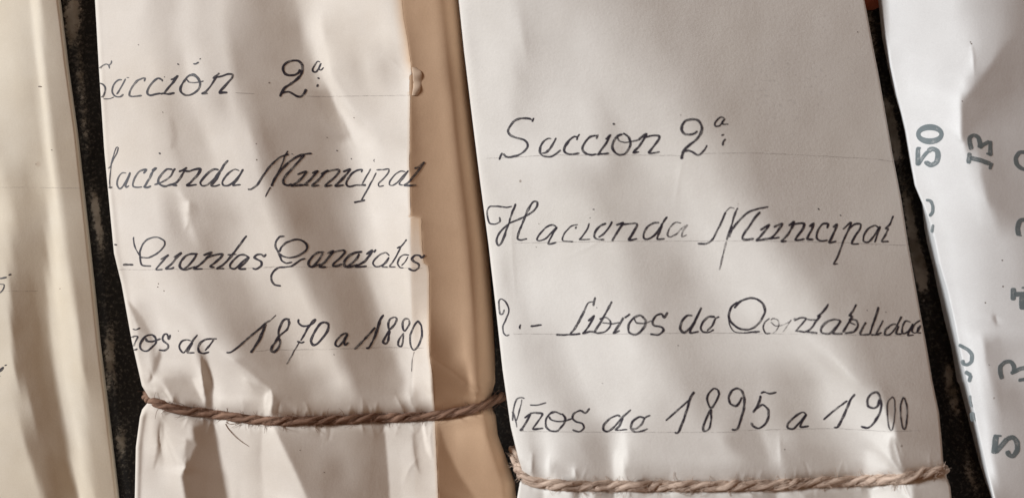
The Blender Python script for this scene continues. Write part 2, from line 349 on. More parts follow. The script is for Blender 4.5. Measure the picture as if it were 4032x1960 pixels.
facets_M = [(*Z1, "830,230 930,300 1050,400 1100,410 1010,290 900,220", 152, 1.2), (*Z1, "420,330 560,340 640,440 672,505 600,475 520,455 480,468 440,390", 158, 1.5), (*Z1, "590,330 655,330 672,430 680,505 640,440", 226, 0.7),
 (*Z1, "640,185 662,230 692,300 716,370 716,510 672,510 668,420 650,300", 108, 0.6), (*Z1, "718,360 760,380 760,510 720,510", 222, 1.0), (*Z1, "425,392 445,400 484,468 462,468", 232, 0.6), (*Z1, "395,400 428,405 458,458 400,444 378,420", 165, 0.8),
 (*Z1, "340,360 375,230 408,160 416,210 392,280 368,330", 142, 0.7), (0, 0, 1, "492,1172 525,1205 562,1255 594,1318 602,1350 566,1318 530,1262", 152, 0.8), (*Z1, "1060,415 1130,480 1200,548 1056,550 1052,520 1066,460", 142, 0.9), (*Z1, "1052,400 1016,470 1022,550 1050,550 1066,470 1066,430", 242, 0.6),
 (*Z1, "900,330 1000,400 1036,412 1006,452 955,420", 184, 1.0), (*Z1, "600,620 718,605 736,700 762,850 800,1050 560,1050 530,900 578,820 608,700", 108, 1.0), (*Z1, "727,595 800,600 850,800 850,1050 808,1050 768,850 742,700", 212, 0.9),
 (*Z1, "1062,605 1200,640 1350,640 1350,1050 1285,1050 1185,840 1112,700", 146, 1.6), (*Z1, "1010,620 1058,605 1104,700 1182,850 1270,1050 1020,1050 1000,800", 216, 1.0), (*Z1, "1650,650 1722,650 1737,800 1752,1050 1620,1050 1640,850", 122, 1.0), (*Z1, "1726,640 1800,640 1820,1050 1758,1050 1740,800", 194, 0.9),
 (*Z1, "408,590 428,600 426,700 400,800 366,880 388,750", 150, 0.7), (*Z1, "430,640 470,700 522,830 562,850 530,905 480,800 438,720", 222, 0.7), (*Z1, "562,690 600,698 624,720 560,835 552,760", 150, 0.7), (*Z1, "285,560 332,540 302,700 288,1050 250,1050 262,700", 140, 1.0),
 (*Z1, "1884,650 1902,660 1897,760 1930,890 1900,850 1882,760", 150, 0.6), (*Z1, "1940,600 1960,605 1975,700 2000,820 1965,760 1950,690", 232, 0.6), (*Z1, "1995,215 2080,270 2218,378 2210,400 2180,450 2012,520 1998,400", 100, 0.9), (*Z1, "2225,370 2292,392 2316,432 2300,475 2250,430", 196, 0.7),
 (*Z1, "2040,615 2085,760 2155,900 2260,1050 2045,1050", 106, 1.2), (*Z2, "330,430 430,448 482,560 535,680 480,700 395,560", 140, 1.6), (*Z2, "380,190 402,240 425,330 436,420 474,440 524,540 585,620 670,705 600,705 532,625 486,560 446,452 400,390 384,300", 220, 1.4),
 (*Z2, "436,330 520,380 600,520 640,610 580,600 520,520 470,430", 200, 3.0), (350, 0, 1.252, "455,985 492,990 490,1050 470,1040", 226, 0.8), (350, 0, 1.252, "494,985 540,1010 540,1080 496,1060", 162, 1.0), (350, 0, 1.252, "395,580 420,600 436,660 430,720 400,740 410,660", 165, 1.0)]
sheet_edge = poly([(1578, -80), (1581, 0), (1590, 80), (1605, 160), (1617, 250), (1619, 292), (1612, 300), (1612, 370), (1615, 380), (1613, 470), (1613, 560), (1611, 640), (1614, 760), (1617, 848), (1659, 858), (1661, 960), (1665, 1000), (1669, 1035), (1686, 1046), (1690, 1080), (1689, 1240), (1688, 1350), (1692, 1407), (1703, 1480), (1711, 1607), (1713, 1690), (1718, 1800), (1725, 1960), (1728, 2040)])
def slant_M(x, y): return np.interp(y, [0, 300, 600, 1300, 1450, 1590, 1640, 2040], [0.05, 0.15, 0.33, 0.36, 0.25, 0.1, 0.1, 0.16]) * np.clip((x - 500) / 250, 0.25, 1) * np.clip((1640 - x) / 120, 0.15, 1)
F_M = Field(340, 2080, rows_M, slant_M, 0.004, second=rows_tan, edge=sheet_edge, facets=facets_M)
twM = [(560, 1572), (606, 1580), (663, 1601), (728, 1617), (785, 1621), (846, 1629), (907, 1637), (989, 1650), (1070, 1656), (1152, 1656), (1233, 1654), (1300, 1654), (1381, 1650), (1463, 1643), (1544, 1643), (1626, 1639), (1707, 1635), (1789, 1623), (1870, 1607), (1931, 1584), (1990, 1566)]
F_M.groove(twM, 15, 17)
for pts, am, wd in [([(1632, 1385), (1628, 1440), (1622, 1500), (1620, 1555)], -3.0, 6), ([(1662, 1655), (1672, 1690), (1682, 1745)], 4.0, 6), ([(1700, 1665), (1694, 1720), (1702, 1800)], 4.0, 6),
                    ([(1625, 1730), (1634, 1800), (1650, 1865)], 3.5, 9), ([(1650, 1795), (1610, 1845), (1590, 1900)], 2.5, 9), ([(1842, 1512), (1870, 1540), (1905, 1548), (1908, 1580)], 5.0, 8), ([(1290, 205), (1325, 400), (1380, 560), (1440, 640)], 2.0, 9),
                    ([(960, 1490), (1010, 1515), (1055, 1540)], 4.0, 9), ([(1056, 1535), (1048, 1580), (1046, 1615)], 7.0, 9), ([(672, 1560), (690, 1590), (705, 1612)], 5.0, 7), ([(640, 1545), (672, 1580)], 4.0, 6), ([(790, 1405), (795, 1480), (803, 1560)], 5.0, 7),
                    ([(632, 1660), (628, 1720), (640, 1790)], -5.0, 8), ([(640, 1700), (660, 1760), (690, 1830)], 4.0, 8), ([(700, 1830), (722, 1850), (735, 1800)], 4.0, 8), ([(735, 850), (738, 880), (730, 905)], 4.0, 9), ([(590, 1450), (600, 1490), (585, 1510)], -4.0, 7),
                    ([(1560, 1560), (1580, 1600), (1590, 1620)], 4.0, 7), ([(1615, 1555), (1620, 1590), (1640, 1615)], 4.0, 6), ([(1600, 300), (1545, 240), (1500, 210)], 3.0, 14), ([(1618, 850), (1617, 1050), (1628, 1290)], -0.8, 6), ([(1700, 1410), (1780, 1462), (1842, 1512)], 4.0, 12)]:
    F_M.crease(pts, am, wd)
puckers(F_M, twM, 600, 1720, 42, 2.6)
mid = root('document_bundle', W(1100, 980, -0.0105), 'cream paper bundle tied with brown twine, handwritten years 1870 a 1880', 'document bundle', 'archive bundles side by side on the shelf')
xl_M = poly([(370, -80), (374, 0), (389, 264), (411, 599), (449, 998), (479, 1120), (519, 1343), (559, 1519), (592, 1572), (560, 1610), (551, 1639), (535, 1759), (531, 1960), (530, 2040)])
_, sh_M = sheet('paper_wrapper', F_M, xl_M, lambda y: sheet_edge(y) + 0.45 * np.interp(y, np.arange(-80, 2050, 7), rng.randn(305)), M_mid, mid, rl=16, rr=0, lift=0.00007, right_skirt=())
xr_tan = poly([(1812, -80), (1816, 0), (1870, 500), (1925, 1000), (1945, 1300), (1955, 1500), (1936, 1560), (1940, 1610), (1952, 1633), (1960, 1711), (1992, 1796), (2029, 1898), (2036, 1959), (2040, 2040)])
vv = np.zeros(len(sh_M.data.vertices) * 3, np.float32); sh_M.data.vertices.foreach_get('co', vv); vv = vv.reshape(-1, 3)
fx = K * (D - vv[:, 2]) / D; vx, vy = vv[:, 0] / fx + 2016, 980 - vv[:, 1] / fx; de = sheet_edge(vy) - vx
tan_mask = np.clip(1 - de / 50.0, 0, 1) ** 1.6 * np.clip((320 - vy) / 80, 0, 1) + 0.5 * np.clip(1 - de / 12.0, 0, 1) * (vy > 360) + np.interp(vy, [835, 870, 1000, 1150], [0.95, 0.85, 0.42, 0.28]) * np.clip((vx - 1614 - 0.018 * np.clip(vy - 960, 0, 999)) / 5, 0, 1) * np.clip((vy - 835) / 20, 0, 1) * np.clip((1500 - vy) / 260, 0.25, 1)  # bend's shade painted as a tan fade along the top edge; tan strip below
at = sh_M.data.attributes.new('tan_and_shade', 'FLOAT', 'POINT'); at.data.foreach_set('value', np.clip(tan_mask, 0, 1).astype(np.float32))
_ys = np.arange(-520, 2484, 4.0); RR = np.interp(_ys, [0, 1500, 1650, 2040], [130, 120, 70, 75])[:, None]
_, sh_T = sheet('inner_folder', F_M, poly([(1540, -80), (1560, 300), (1560, 800), (1570, 1000), (1600, 1300), (1640, 1600), (1650, 2040)]), xr_tan, M_tan, mid, rl=0, rr=RR, rdep=1.3, lift=0.0, left_skirt=((0.0, -0.002),), dens=4.0)
sh_T['label'] = 'old tan card folder showing past the sheet edge'

# ---- right-hand bundle
rows_R = [
 (0, "1812:220 1840:210 1900:205 2000:205 2050:190 2150:190 2250:186 2400:176 2500:166 2600:160 2700:165 2850:160 3000:160 3200:158 3350:155 3400:148"),
 (150, "1822:222 1850:205 1900:212 2000:210 2050:203 2065:182 2150:190 2300:195 2450:180 2600:165 2750:160 3000:158 3300:155 3420:145"),
 (300, "1835:225 1870:210 1950:212 2010:205 2040:190 2060:186 2150:195 2300:200 2400:195 2550:185 2650:175 2750:160 2850:158 3100:155 3300:152 3450:145"),
 (450, "1850:225 1890:212 2000:208 2040:196 2150:205 2300:205 2380:190 2450:195 2600:195 2680:185 2800:160 2900:155 3100:153 3300:150 3480:142"),
 (600, "1865:228 1890:214 2000:212 2200:210 2330:205 2400:185 2450:180 2520:195 2650:200 2750:195 2850:175 2950:155 3100:150 3300:152 3500:145"),
 (720, "1885:225 1920:210 2100:208 2200:205 2280:190 2350:180 2430:182 2550:195 2680:203 2800:195 2900:175 3000:155 3100:150 3300:152 3520:145"),
 (850, "1905:226 1950:212 2000:205 2040:210 2200:212 2320:200 2400:178 2500:180 2600:188 2680:200 2750:208 2850:205 2960:185 3050:155 3150:150 3300:152 3450:155 3550:145"),
 (960, "1925:225 1970:212 2020:208 2200:213 2400:205 2480:185 2600:175 2700:190 2800:208 2950:205 3030:190 3120:160 3250:150 3400:152 3565:142"),
 (1100, "1940:225 1990:200 2030:205 2100:215 2300:213 2430:205 2540:180 2620:170 2700:175 2800:200 2900:208 3050:205 3150:185 3220:165 3350:150 3500:150 3595:138"),
 (1230, "1955:225 1990:212 2060:200 2100:210 2250:213 2400:212 2460:205 2560:180 2650:175 2720:180 2850:200 2950:212 3100:205 3200:195 3300:160 3400:148 3600:138"),
 (1370, "1970:225 2020:210 2060:195 2120:190 2180:195 2250:212 2400:215 2480:215 2560:195 2640:175 2720:172 2800:180 2900:190 3000:200 3150:210 3260:205 3350:175 3420:150 3550:145 3640:135"),
 (1500, "1985:225 2040:212 2100:200 2180:188 2240:195 2300:212 2400:210 2500:215 2600:205 2700:175 2800:165 2900:175 3000:180 3100:165 3180:175 3250:205 3340:210 3420:175 3470:150 3550:145 3660:133"),
 (1620, "2000:225 2060:212 2150:205 2240:180 2300:185 2360:208 2450:215 2530:205 2600:195 2700:190 2770:175 2850:180 2950:175 3030:178 3100:160 3180:165 3260:200 3400:215 3480:213 3497:150 3600:145 3690:133"),
 (1720, "2015:228 2060:210 2090:195 2150:220 2200:205 2260:185 2330:165 2380:175 2420:205 2450:225 2480:205 2550:190 2650:190 2750:190 2830:190 2900:165 2970:165 3010:195 3080:190 3150:165 3250:175 3350:200 3440:215 3500:222 3518:240 3532:150 3600:145 3690:133"),
 (1800, "2030:225 2080:205 2095:180 2130:200 2160:225 2210:195 2280:180 2350:165 2400:195 2440:228 2460:220 2480:190 2600:185 2750:190 2850:195 2930:185 2990:150 3030:185 3060:190 3075:200 3085:165 3200:160 3280:160 3380:195 3450:215 3510:210 3525:185 3540:242 3552:150 3620:145 3695:133"),
 (1860, "2080:230 2100:165 2150:215 2175:205 2200:180 2260:205 2275:175 2350:165 2400:175 2430:220 2455:228 2465:175 2600:175 2800:175 2900:170 3000:155 3060:165 3080:170 3100:155 3280:150 3380:170 3420:200 3500:200 3545:225 3560:150 3695:135"),
 (1940, "2040:215 2090:200 2130:175 2145:225 2240:215 2260:165 2275:205 2330:205 2345:155 2400:150 2415:205 2500:190 2700:182 2900:180 2960:175 2970:135 3040:140 3060:187 3150:180 3200:150 3380:130 3410:140 3430:225 3540:220 3580:232 3600:160 3650:155 3740:150")]
def slant_R(x, y): return np.interp(y, [0, 1450, 1650, 1860, 2040], [1, 1, 0.5, 0.1, 0.2]) * np.interp(x, [1850, 2100, 2400, 2900, 3300, 3500, 3700], [0.12, 0.16, 0.42, 0.55, 0.5, 0.3, 0.2])
Z3, Z4 = (1900, 1700, 2.862), (2700, 1700, 2.342)
facets_R = [(*Z3, "540,250 575,420 590,500 560,480 550,400", 160, 0.7), (*Z3, "700,330 745,300 760,500 700,500", 230, 0.9), (*Z3, "760,440 830,300 850,420 790,510", 185, 1.2), (*Z3, "1000,440 1045,470 1052,515 1000,500", 222, 0.6), (*Z3, "1056,460 1100,420 1180,510 1056,515", 172, 0.9),
 (*Z3, "1100,120 1320,60 1400,180 1440,400 1300,420 1180,300", 158, 3.0), (*Z3, "1480,200 1620,180 1620,330 1590,450 1600,560 1490,560 1470,400", 226, 1.2), (*Z3, "1604,440 1640,380 1700,520 1604,560", 176, 1.0), (*Z3, "700,640 830,660 840,760 690,760", 222, 0.8), (*Z3, "1010,650 1080,650 1080,760 1030,760", 145, 0.8), (*Z3, "1260,650 1470,650 1480,760 1270,760", 145, 0.8), (*Z3, "1480,650 1560,650 1560,760 1480,760", 218, 0.8),
 (*Z4, "620,0 700,80 760,300 600,300 420,160 330,40", 158, 3.0), (*Z4, "1050,100 1070,330 1300,380 1250,160", 158, 2.0), (*Z4, "1895,20 1960,150 2010,370 1960,370 1890,250 1870,120", 168, 0.9), (*Z4, "1650,180 1850,100 1880,250 1870,370 1660,400", 222, 2.5), (*Z4, "1670,500 1980,490 2060,520 2085,580 2060,640 1760,640", 228, 1.0), (*Z4, "610,560 820,560 840,640 620,640", 138, 1.0), (*Z4, "1100,570 1600,520 1720,640 1100,640", 138, 1.5)]
F_R = Field(1760, 3800, rows_R, slant_R, 0.0165, gain=1.02, soft=1.3, facets=facets_R)
twR = [(2024, 1775), (2034, 1822), (2057, 1868), (2096, 1893), (2145, 1904), (2214, 1909), (2319, 1911), (2424, 1911), (2564, 1911), (2704, 1911), (2828, 1911), (2956, 1909), (3084, 1905), (3212, 1896), (3340, 1892), (3469, 1886), (3554, 1881), (3639, 1862), (3725, 1845)]
F_R.groove(twR, 12, 17)
for pts, am, wd in [([(3516, 1712), (3530, 1760), (3552, 1840)], 6.0, 7), ([(2096, 1780), (2094, 1830), (2090, 1865)], 5.0, 7), ([(2165, 1790), (2158, 1870)], 4.0, 7), ([(2262, 1840), (2266, 1878)], 5.0, 6), ([(2455, 1790), (2452, 1885)], 5.0, 7), ([(3070, 1700), (3072, 1840)], 2.5, 7),
                    ([(3430, 1930), (3540, 1905), (3575, 1935), (3580, 1970)], 8.0, 9), ([(2690, 620), (2670, 720), (2655, 830)], 1.2, 8), ([(2020, 800), (2015, 960), (2030, 1180)], 1.5, 7), ([(2230, 1010), (2340, 960), (2400, 900)], 1.0, 6)]:
    F_R.crease(pts, am, wd)
puckers(F_R, twR, 2100, 3680, 40, 2.0)
right = root('document_bundle', W(2750, 980, -0.0105), 'white paper bundle tied with pale twine, handwritten Libros de Contabilidad 1895 a 1900', 'document bundle', 'archive bundles side by side on the shelf')
xl_R = poly([(1800, -80), (1806, 0), (1827, 200), (1861, 479), (1891, 719), (1923, 958), (1951, 1200), (1979, 1455), (2011, 1679), (2040, 1800), (2062, 1868), (2046, 1900), (2036, 1960), (2036, 2040)])
xr_R = poly([(3388, -80), (3403, 0), (3415, 62), (3439, 192), (3458, 287), (3482, 422), (3511, 589), (3548, 780), (3575, 955), (3605, 1126), (3627, 1249), (3649, 1367), (3671, 1499), (3697, 1624), (3708, 1736), (3713, 1810), (3722, 1850), (3728, 1879), (3742, 1915), (3746, 1959), (3750, 2040)])
_, sh_R = sheet('paper_wrapper', F_R, xl_R, xr_R, M_right, right, rl=9, rr=5)

# ---- far left bundle
rows_L = [
 (0, "0:205 60:200 110:198 122:226 145:218 165:170 230:152"), (250, "0:208 40:205 110:190 135:190 150:226 165:215 180:175 265:155"),
 (400, "0:200 60:195 130:180 155:195 170:226 180:205 200:165 280:155"), (600, "0:190 50:190 120:180 160:180 175:200 190:226 205:195 225:160 300:155"),
 (700, "0:200 30:178 100:165 150:185 185:195 205:226 220:190 240:160 325:150"), (850, "0:215 40:195 70:165 110:160 150:165 180:175 200:215 225:222 240:195 260:165 340:150"),
 (1000, "0:200 30:190 60:150 120:145 180:148 195:200 220:224 250:205 275:165 355:142"), (1150, "0:200 30:190 45:140 120:130 175:150 190:190 220:224 270:215 285:185 300:150 370:142"),
 (1300, "0:195 35:190 50:130 150:124 185:150 205:200 240:220 290:216 305:200 315:150 385:142"), (1450, "0:205 50:195 60:135 150:122 200:135 220:190 250:217 310:212 322:190 330:150 405:142"),
 (1600, "0:200 50:190 80:170 115:165 125:130 180:120 225:130 245:185 280:214 325:200 340:175 360:165 420:145"), (1750, "0:195 60:190 90:185 105:140 180:118 250:120 275:180 310:217 340:190 360:165 400:160 435:142"),
 (1850, "0:195 120:190 140:140 200:118 265:122 290:200 320:217 350:185 375:160 445:142"), (1960, "0:190 150:185 185:130 230:118 300:127 315:217 365:200 380:165 460:142")]
F_L = Field(-160, 540, rows_L, lambda x, y: 0.14 + 0.10 * np.clip((y - 1300) / 300, 0, 1) + 0 * x, -0.002, gain=0.97)
left = root('document_bundle', W(60, 980, -0.0105), 'yellowed paper bundle with a round brown stain, cut by the left picture edge', 'document bundle', 'archive bundles side by side on the shelf')
xr_L = poly([(222, -80), (232, 0), (264, 264), (300, 519), (349, 960), (375, 1200), (391, 1360), (415, 1551), (459, 1918), (472, 2040)])
_, sh_L = sheet('paper_wrapper', F_L, lambda y: -600 + 0 * y, xr_L, M_left, left, rl=0, rr=12, right_skirt=((-0.0012, -0.004), (-0.005, -0.019)))

# ---- far right bundle
rows_F = [
 (0, "3530:222 3750:215 3850:190 4032:140 4150:135"), (150, "3490:218 3530:222 3750:220 3800:215 3850:200 3920:180 4000:140 4032:132 4150:132"),
 (250, "3510:218 3560:224 3820:217 3850:192 3900:180 3940:142 4032:130"), (350, "3540:220 3580:224 3790:222 3810:200 3840:165 3880:145 4032:140"),
 (420, "3550:224 3760:222 3776:217 3790:145 3850:132 3900:140 4032:150"), (520, "3570:222 3620:225 3778:222 3792:145 3850:150 4032:155"),
 (650, "3600:220 3650:224 3800:215 3850:195 3870:160 3900:148 4032:155"), (780, "3640:220 3700:224 3840:215 3875:200 3895:155 3950:150 4032:155"),
 (850, "3660:218 3700:222 3850:212 3900:195 3930:165 4032:155"), (950, "3690:216 3740:220 3850:205 3950:190 4032:175"),
 (1100, "3720:216 3760:218 3850:205 3950:190 4032:180"), (1300, "3765:218 3800:222 3860:212 3930:195 4032:190"),
 (1370, "3780:218 3820:225 3868:215 3886:160 3930:170 4032:180"), (1450, "3790:218 3840:225 3880:210 3895:180 3920:165 4032:185"),
 (1550, "3815:218 3860:220 3900:195 3930:150 4000:150 4032:160"), (1680, "3845:220 3880:222 3910:195 3950:170 4032:160"),
 (1850, "3885:222 3905:225 3930:180 3980:165 4032:158"), (1960, "3905:230 3922:160 3960:155 4032:155")]
F_F = Field(3400, 4260, rows_F, lambda x, y: np.where(y < 300, -0.2, np.where(y < 560, 0.0, 0.22)) + 0 * x, 0.011, gain=1.03, floor=0.12, facets=[(3300, 0, 2.087, '1525,280 1400,330 1230,560 1080,760 1030,830 1025,1100 1060,1160 1200,900 1525,700', 138, 1.5), (3300, 0, 2.087, '1090,360 1130,420 1150,560 1110,640 1118,480', 196, 0.8), (3700, 450, 2.504, '395,560 440,680 480,820 600,960 760,1040 831,1000 831,700 600,600', 146, 2.5), (3750, 950, 2.504, '385,700 440,780 470,830 430,830 395,780', 165, 1.0), (3750, 950, 2.504, '440,940 360,1010 325,1080 335,1200 420,1252 520,1200 480,1000', 168, 1.5)])
F_F.crease([(3825, 178), (3832, 240), (3836, 300)], 4.0, 9); F_F.crease([(3920, 1240), (3928, 1280)], -3.0, 9)
far = root('document_bundle', W(3900, 980, -0.0105), 'bright white paper bundle with sideways stamped numbers such as 50 and 13', 'document bundle', 'archive bundles side by side on the shelf')
xl_F = poly([(3460, -80), (3470, 0), (3487, 144), (3506, 263), (3530, 374), (3549, 446), (3566, 516), (3588, 648), (3603, 731), (3640, 820), (3662, 880), (3680, 950), (3698, 1038), (3728, 1139), (3755, 1257), (3772, 1345), (3799, 1468), (3813, 1525), (3840, 1650), (3867, 1771), (3889, 1870), (3912, 1959), (3930, 2040)])
wl_F = poly([(3450, -80), (3458, 0), (3472, 144), (3496, 263), (3522, 374), (3545, 446), (3561, 516), (3584, 648), (3600, 731), (3630, 801), (3640, 900), (3649, 950), (3676, 1060), (3689, 1126), (3720, 1266), (3746, 1367), (3768, 1499), (3777, 1512), (3800, 1601), (3831, 1722), (3858, 1825), (3880, 1892), (3903, 1959), (3925, 2040)])
_, sh_F = sheet('paper_wrapper', F_F, xl_F, lambda y: 4700 + 0 * y, M_far, far, rl=7, rr=0, wall=(wl_F, -0.003), left_skirt=((0.0015, -0.003), (0.005, -0.019)))

# ------------------------------------------------------------------ ink strokes
def ribbon_mesh(name, strokes, F, lift=0.00006, extra=0.0):
    V, Fc, A = [], [], []; off = 0
    for P, wd, press in strokes:
        c = catmull(P); n = len(c)
        d = np.gradient(c, axis=0); d /= np.maximum(np.hypot(d[:, 0], d[:, 1]), 1e-6)[:, None]; nrm = np.stack([-d[:, 1], d[:, 0]], 1)
        s = np.arange(n); ww = wd * (1 + 0.13 * np.interp(s, np.arange(0, n + 8, 4), rng.randn(len(np.arange(0, n + 8, 4)))) * press)
        if press:
            ww = ww * (0.88 + 0.22 * d[:, 1] ** 2)
            c = c + 0.45 * np.stack([np.interp(s, np.arange(0, n + 8, 5), rng.randn(len(np.arange(0, n + 8, 5)))) for _ in (0, 1)], 1)
        ends = np.minimum(s, n - 1 - s); cap = np.where(ends == 0, 0.45, np.where(ends == 1, 0.9, 1.0)); ww = ww * cap / 2
        for k, f in enumerate((-1, -0.4, 0.4, 1)):
            q = c + nrm * (ww * f)[:, None]; z = F.z(q[:, 0], q[:, 1]) + lift + extra + off * 1.5e-9
            V.append(Wn(q[:, 0], q[:, 1], z)); A.append(np.full(n, float(f)))
        for k in range(3):
            a = off + k * n + np.arange(n - 1); Fc.append(np.stack([a, a + 1, a + n + 1, a + n], 1))
        off += 4 * n
    me = np_mesh(name, np.concatenate(V), np.concatenate(Fc))
    at = me.attributes.new('across', 'FLOAT', 'POINT'); at.data.foreach_set('value', np.concatenate(A).astype(np.float32))
    return me
def parse(txt, ox, oy, sc, w0, press=1.0, zoomw=False):
    out = []
    for st in txt.split('|'):
        st = st.strip()
        if not st: continue
        w_ = w0
        if st[0] == 'w':
            a, st = st.split(' ', 1); w_ = float(a[1:]) / (sc if zoomw else 1.0)
        P = [(ox + float(p.split(',')[0]) / sc, oy + float(p.split(',')[1]) / sc) for p in st.split()]
        out.append((P, w_, press))
    return out
def word(parent, F, frame, txt, m=None, w0=8.5, name='handwritten_word', lift=0.00006, label=None):
    me = ribbon_mesh(name, parse(txt, *frame, w0), F, lift)
    o = link(name, me, m or INK, parent)
    if label: o['label'] = label
    return o
LM = 0.00007 + 0.00007          # ink on the middle sheet, which lies a little over the folder
A_, B_, C_, D_ = (350, 150, 3.68), (1000, 150, 3.68), (350, 550, 3.68), (950, 550, 3.22)
E_, G_, H_, I_ = (420, 880, 3.68), (1020, 880, 3.39), (470, 1200, 3.68), (1000, 1200, 3.435)
def wm(fr, t, **k): return word(sh_M, F_M, fr, t, lift=LM, **k)
wm(A_, "w6 150,440 200,400 250,380 285,395 295,445|w5 290,400 320,360 325,325|w6 150,655 195,670 230,710 235,770 215,830 180,865|w6 480,605 430,610 380,650 345,710 335,780 360,830 410,855 460,850 500,815|w5 530,590 500,650 450,740 400,820|w6 545,575 585,575|w4 210,885 300,880 365,855|"
   "w8 810,580 760,590 700,620 640,690 595,770 585,830 610,845 680,843 765,835|w7 820,575 800,635|1050,600 1000,585 940,625 880,700 845,770 850,810 890,830 960,815 1040,805|w7 1055,595 1065,630|w5 1090,560 1100,572|"
   "1180,605 1230,590 1285,545 1220,640 1150,720 1080,810|w9 1030,812 1080,803 1150,810 1240,795|w7 1278,372 1305,388|1480,525 1420,570 1360,650 1325,730 1340,790 1400,830 1470,825 1540,790 1590,740 1610,660 1580,580 1530,530 1480,525|w6 1420,600 1450,640 1520,650 1600,640 1660,625|w5 1440,555 1500,545 1560,580 1600,640|"
   "w9 1790,590 1840,555 1890,510|w8 1850,560 1780,670 1700,770 1635,805 1720,800|w9 1840,570 1920,555 2010,525 2080,530 2070,580 2000,660 1930,740 1880,797|w9 1880,797 2005,788|w8 1510,372 1550,375 1590,350|w6 1600,310 1622,297")
wm(B_, "w10 665,455 645,500 590,535 510,545 450,520 420,460 430,400 480,355 560,330 640,335 690,380 700,450 680,530 620,600 540,660 450,720 400,790 375,850|w9 400,800 440,785 500,780 560,810 620,845 680,845 730,800 755,740|w6 960,355 920,340 880,390 850,450 860,490 900,490 940,430 970,370 945,420 950,460 975,465 1010,425|w8 915,580 950,590|w9 915,710 925,670")
wm(C_, "w4.5 300,690 300,600 310,480 330,330 370,180 400,110 425,120 400,200 350,300 310,390 270,420|w9 285,695 340,690|w6 540,480 490,480 440,520 410,590 410,660 440,710 480,690 530,610 595,480 560,590 530,660 540,690 580,665|"
   "w7 790,490 830,432 780,440 720,470 660,560 635,640 645,680 700,690 770,680|910,450 970,415 920,470 870,570 820,660 800,685 850,690 900,670|w10 1010,195 1040,205|1210,430 1130,430 1070,480 1010,560 1005,620 1040,655 1100,675 1170,655 1240,640|w7 945,655 1030,625 1120,580 1190,520 1225,450 1250,420|"
   "w8 1300,465 1360,440 1420,405|1390,440 1330,540 1270,620 1210,650 1280,665|w9 1380,450 1450,455 1530,430 1610,420 1600,470 1540,550 1470,620 1420,665 1560,650|"
   "1880,440 1820,430 1740,470 1660,550 1615,620 1640,665 1700,660 1770,610 1850,520 1920,430 1970,350 2020,300|w7 1930,380 1975,355|1900,470 1840,580 1770,660 1830,670 1900,650|w7.5 2180,450 2110,430 2030,480 1960,560 1930,620 1950,660 2020,665 2090,620 2170,530 2230,435 2180,530 2110,620 2090,660 2200,650")
wm(D_, "w8 80,630 130,625 200,570 280,450 370,330 480,230 600,180|w5 635,178 655,186|w6 590,140 550,220 510,330 450,450 380,590|w5 370,600 340,650 305,725|w9 380,590 430,480 510,380 600,290 700,220 800,185 895,175|w9 800,195 740,260 660,350 580,440 535,510 540,560 590,580 640,560|"
   "w9 710,440 820,405 770,480 710,540 640,585 760,575 850,575|w9 895,430 965,400 910,470 850,530 800,572|w9 1010,440 1100,385 1040,440 980,510 900,585 990,575|w9 1060,410 1140,390 1230,380 1235,410 1170,490 1110,540 1065,590 1150,575|w9 1290,410 1380,375 1330,440 1270,510 1195,585 1300,575|w6 1205,135 1218,142|w6 1388,240 1402,247|"
   "w8 1520,415 1530,380 1470,390 1400,430 1350,500 1330,560 1360,595 1450,580 1580,575|w6 1640,370 1600,440 1560,510 1530,570 1580,580|w3 1690,245 1675,262 1690,280|w6 1710,420 1660,520 1610,610 1560,700 1520,770|w8 1425,795 1490,785 1570,765|w6 1710,385 1790,380 1870,375 1850,440 1790,510 1740,560 1750,595 1810,580|"
   "w6 2080,405 2020,400 1950,440 1890,520 1880,570 1920,580 1980,540 2050,460 2115,395 2060,480 2000,560 2050,580|w9 2195,365 2260,340 2320,285 2270,360 2200,450 2120,540 2070,582 2220,575")
wm(E_, "w8 230,597 385,595|w8 110,300 150,310|w5 390,190 385,230 400,310 440,400 480,470|w7 480,470 490,560 520,605 645,615|w6.5 480,470 480,400 520,300 590,230 680,200 760,205 830,250 840,310 790,380 700,450 600,495 510,490 480,470|"
   "w7 780,520 890,455 830,520 770,590 715,665 810,665|w8 970,490 1075,425 1010,500 930,590 860,655 930,655 975,630|1320,438 1220,440 1140,470 1080,540 1055,610 1080,650 1140,665 1200,650 1280,620|w7 1300,450 1250,530 1180,610 1120,650|w8 1400,460 1520,415 1470,470 1400,550 1330,610 1260,655 1390,655|"
   "1430,500 1540,460 1670,440 1650,490 1570,560 1500,620 1560,635|2025,175 1940,290 1850,410 1760,520 1680,600 1600,650 1700,650|w6 1750,450 1880,445|w8 2060,490 2000,455 1920,460 1840,520 1790,590 1790,640 1850,655 1920,600 1990,530 2060,490 1990,580 1920,640 1930,660 2020,655|"
   "2310,440 2280,475 2240,445 2180,450 2140,490 2180,520 2240,555 2240,610 2190,650 2150,660 2110,645")
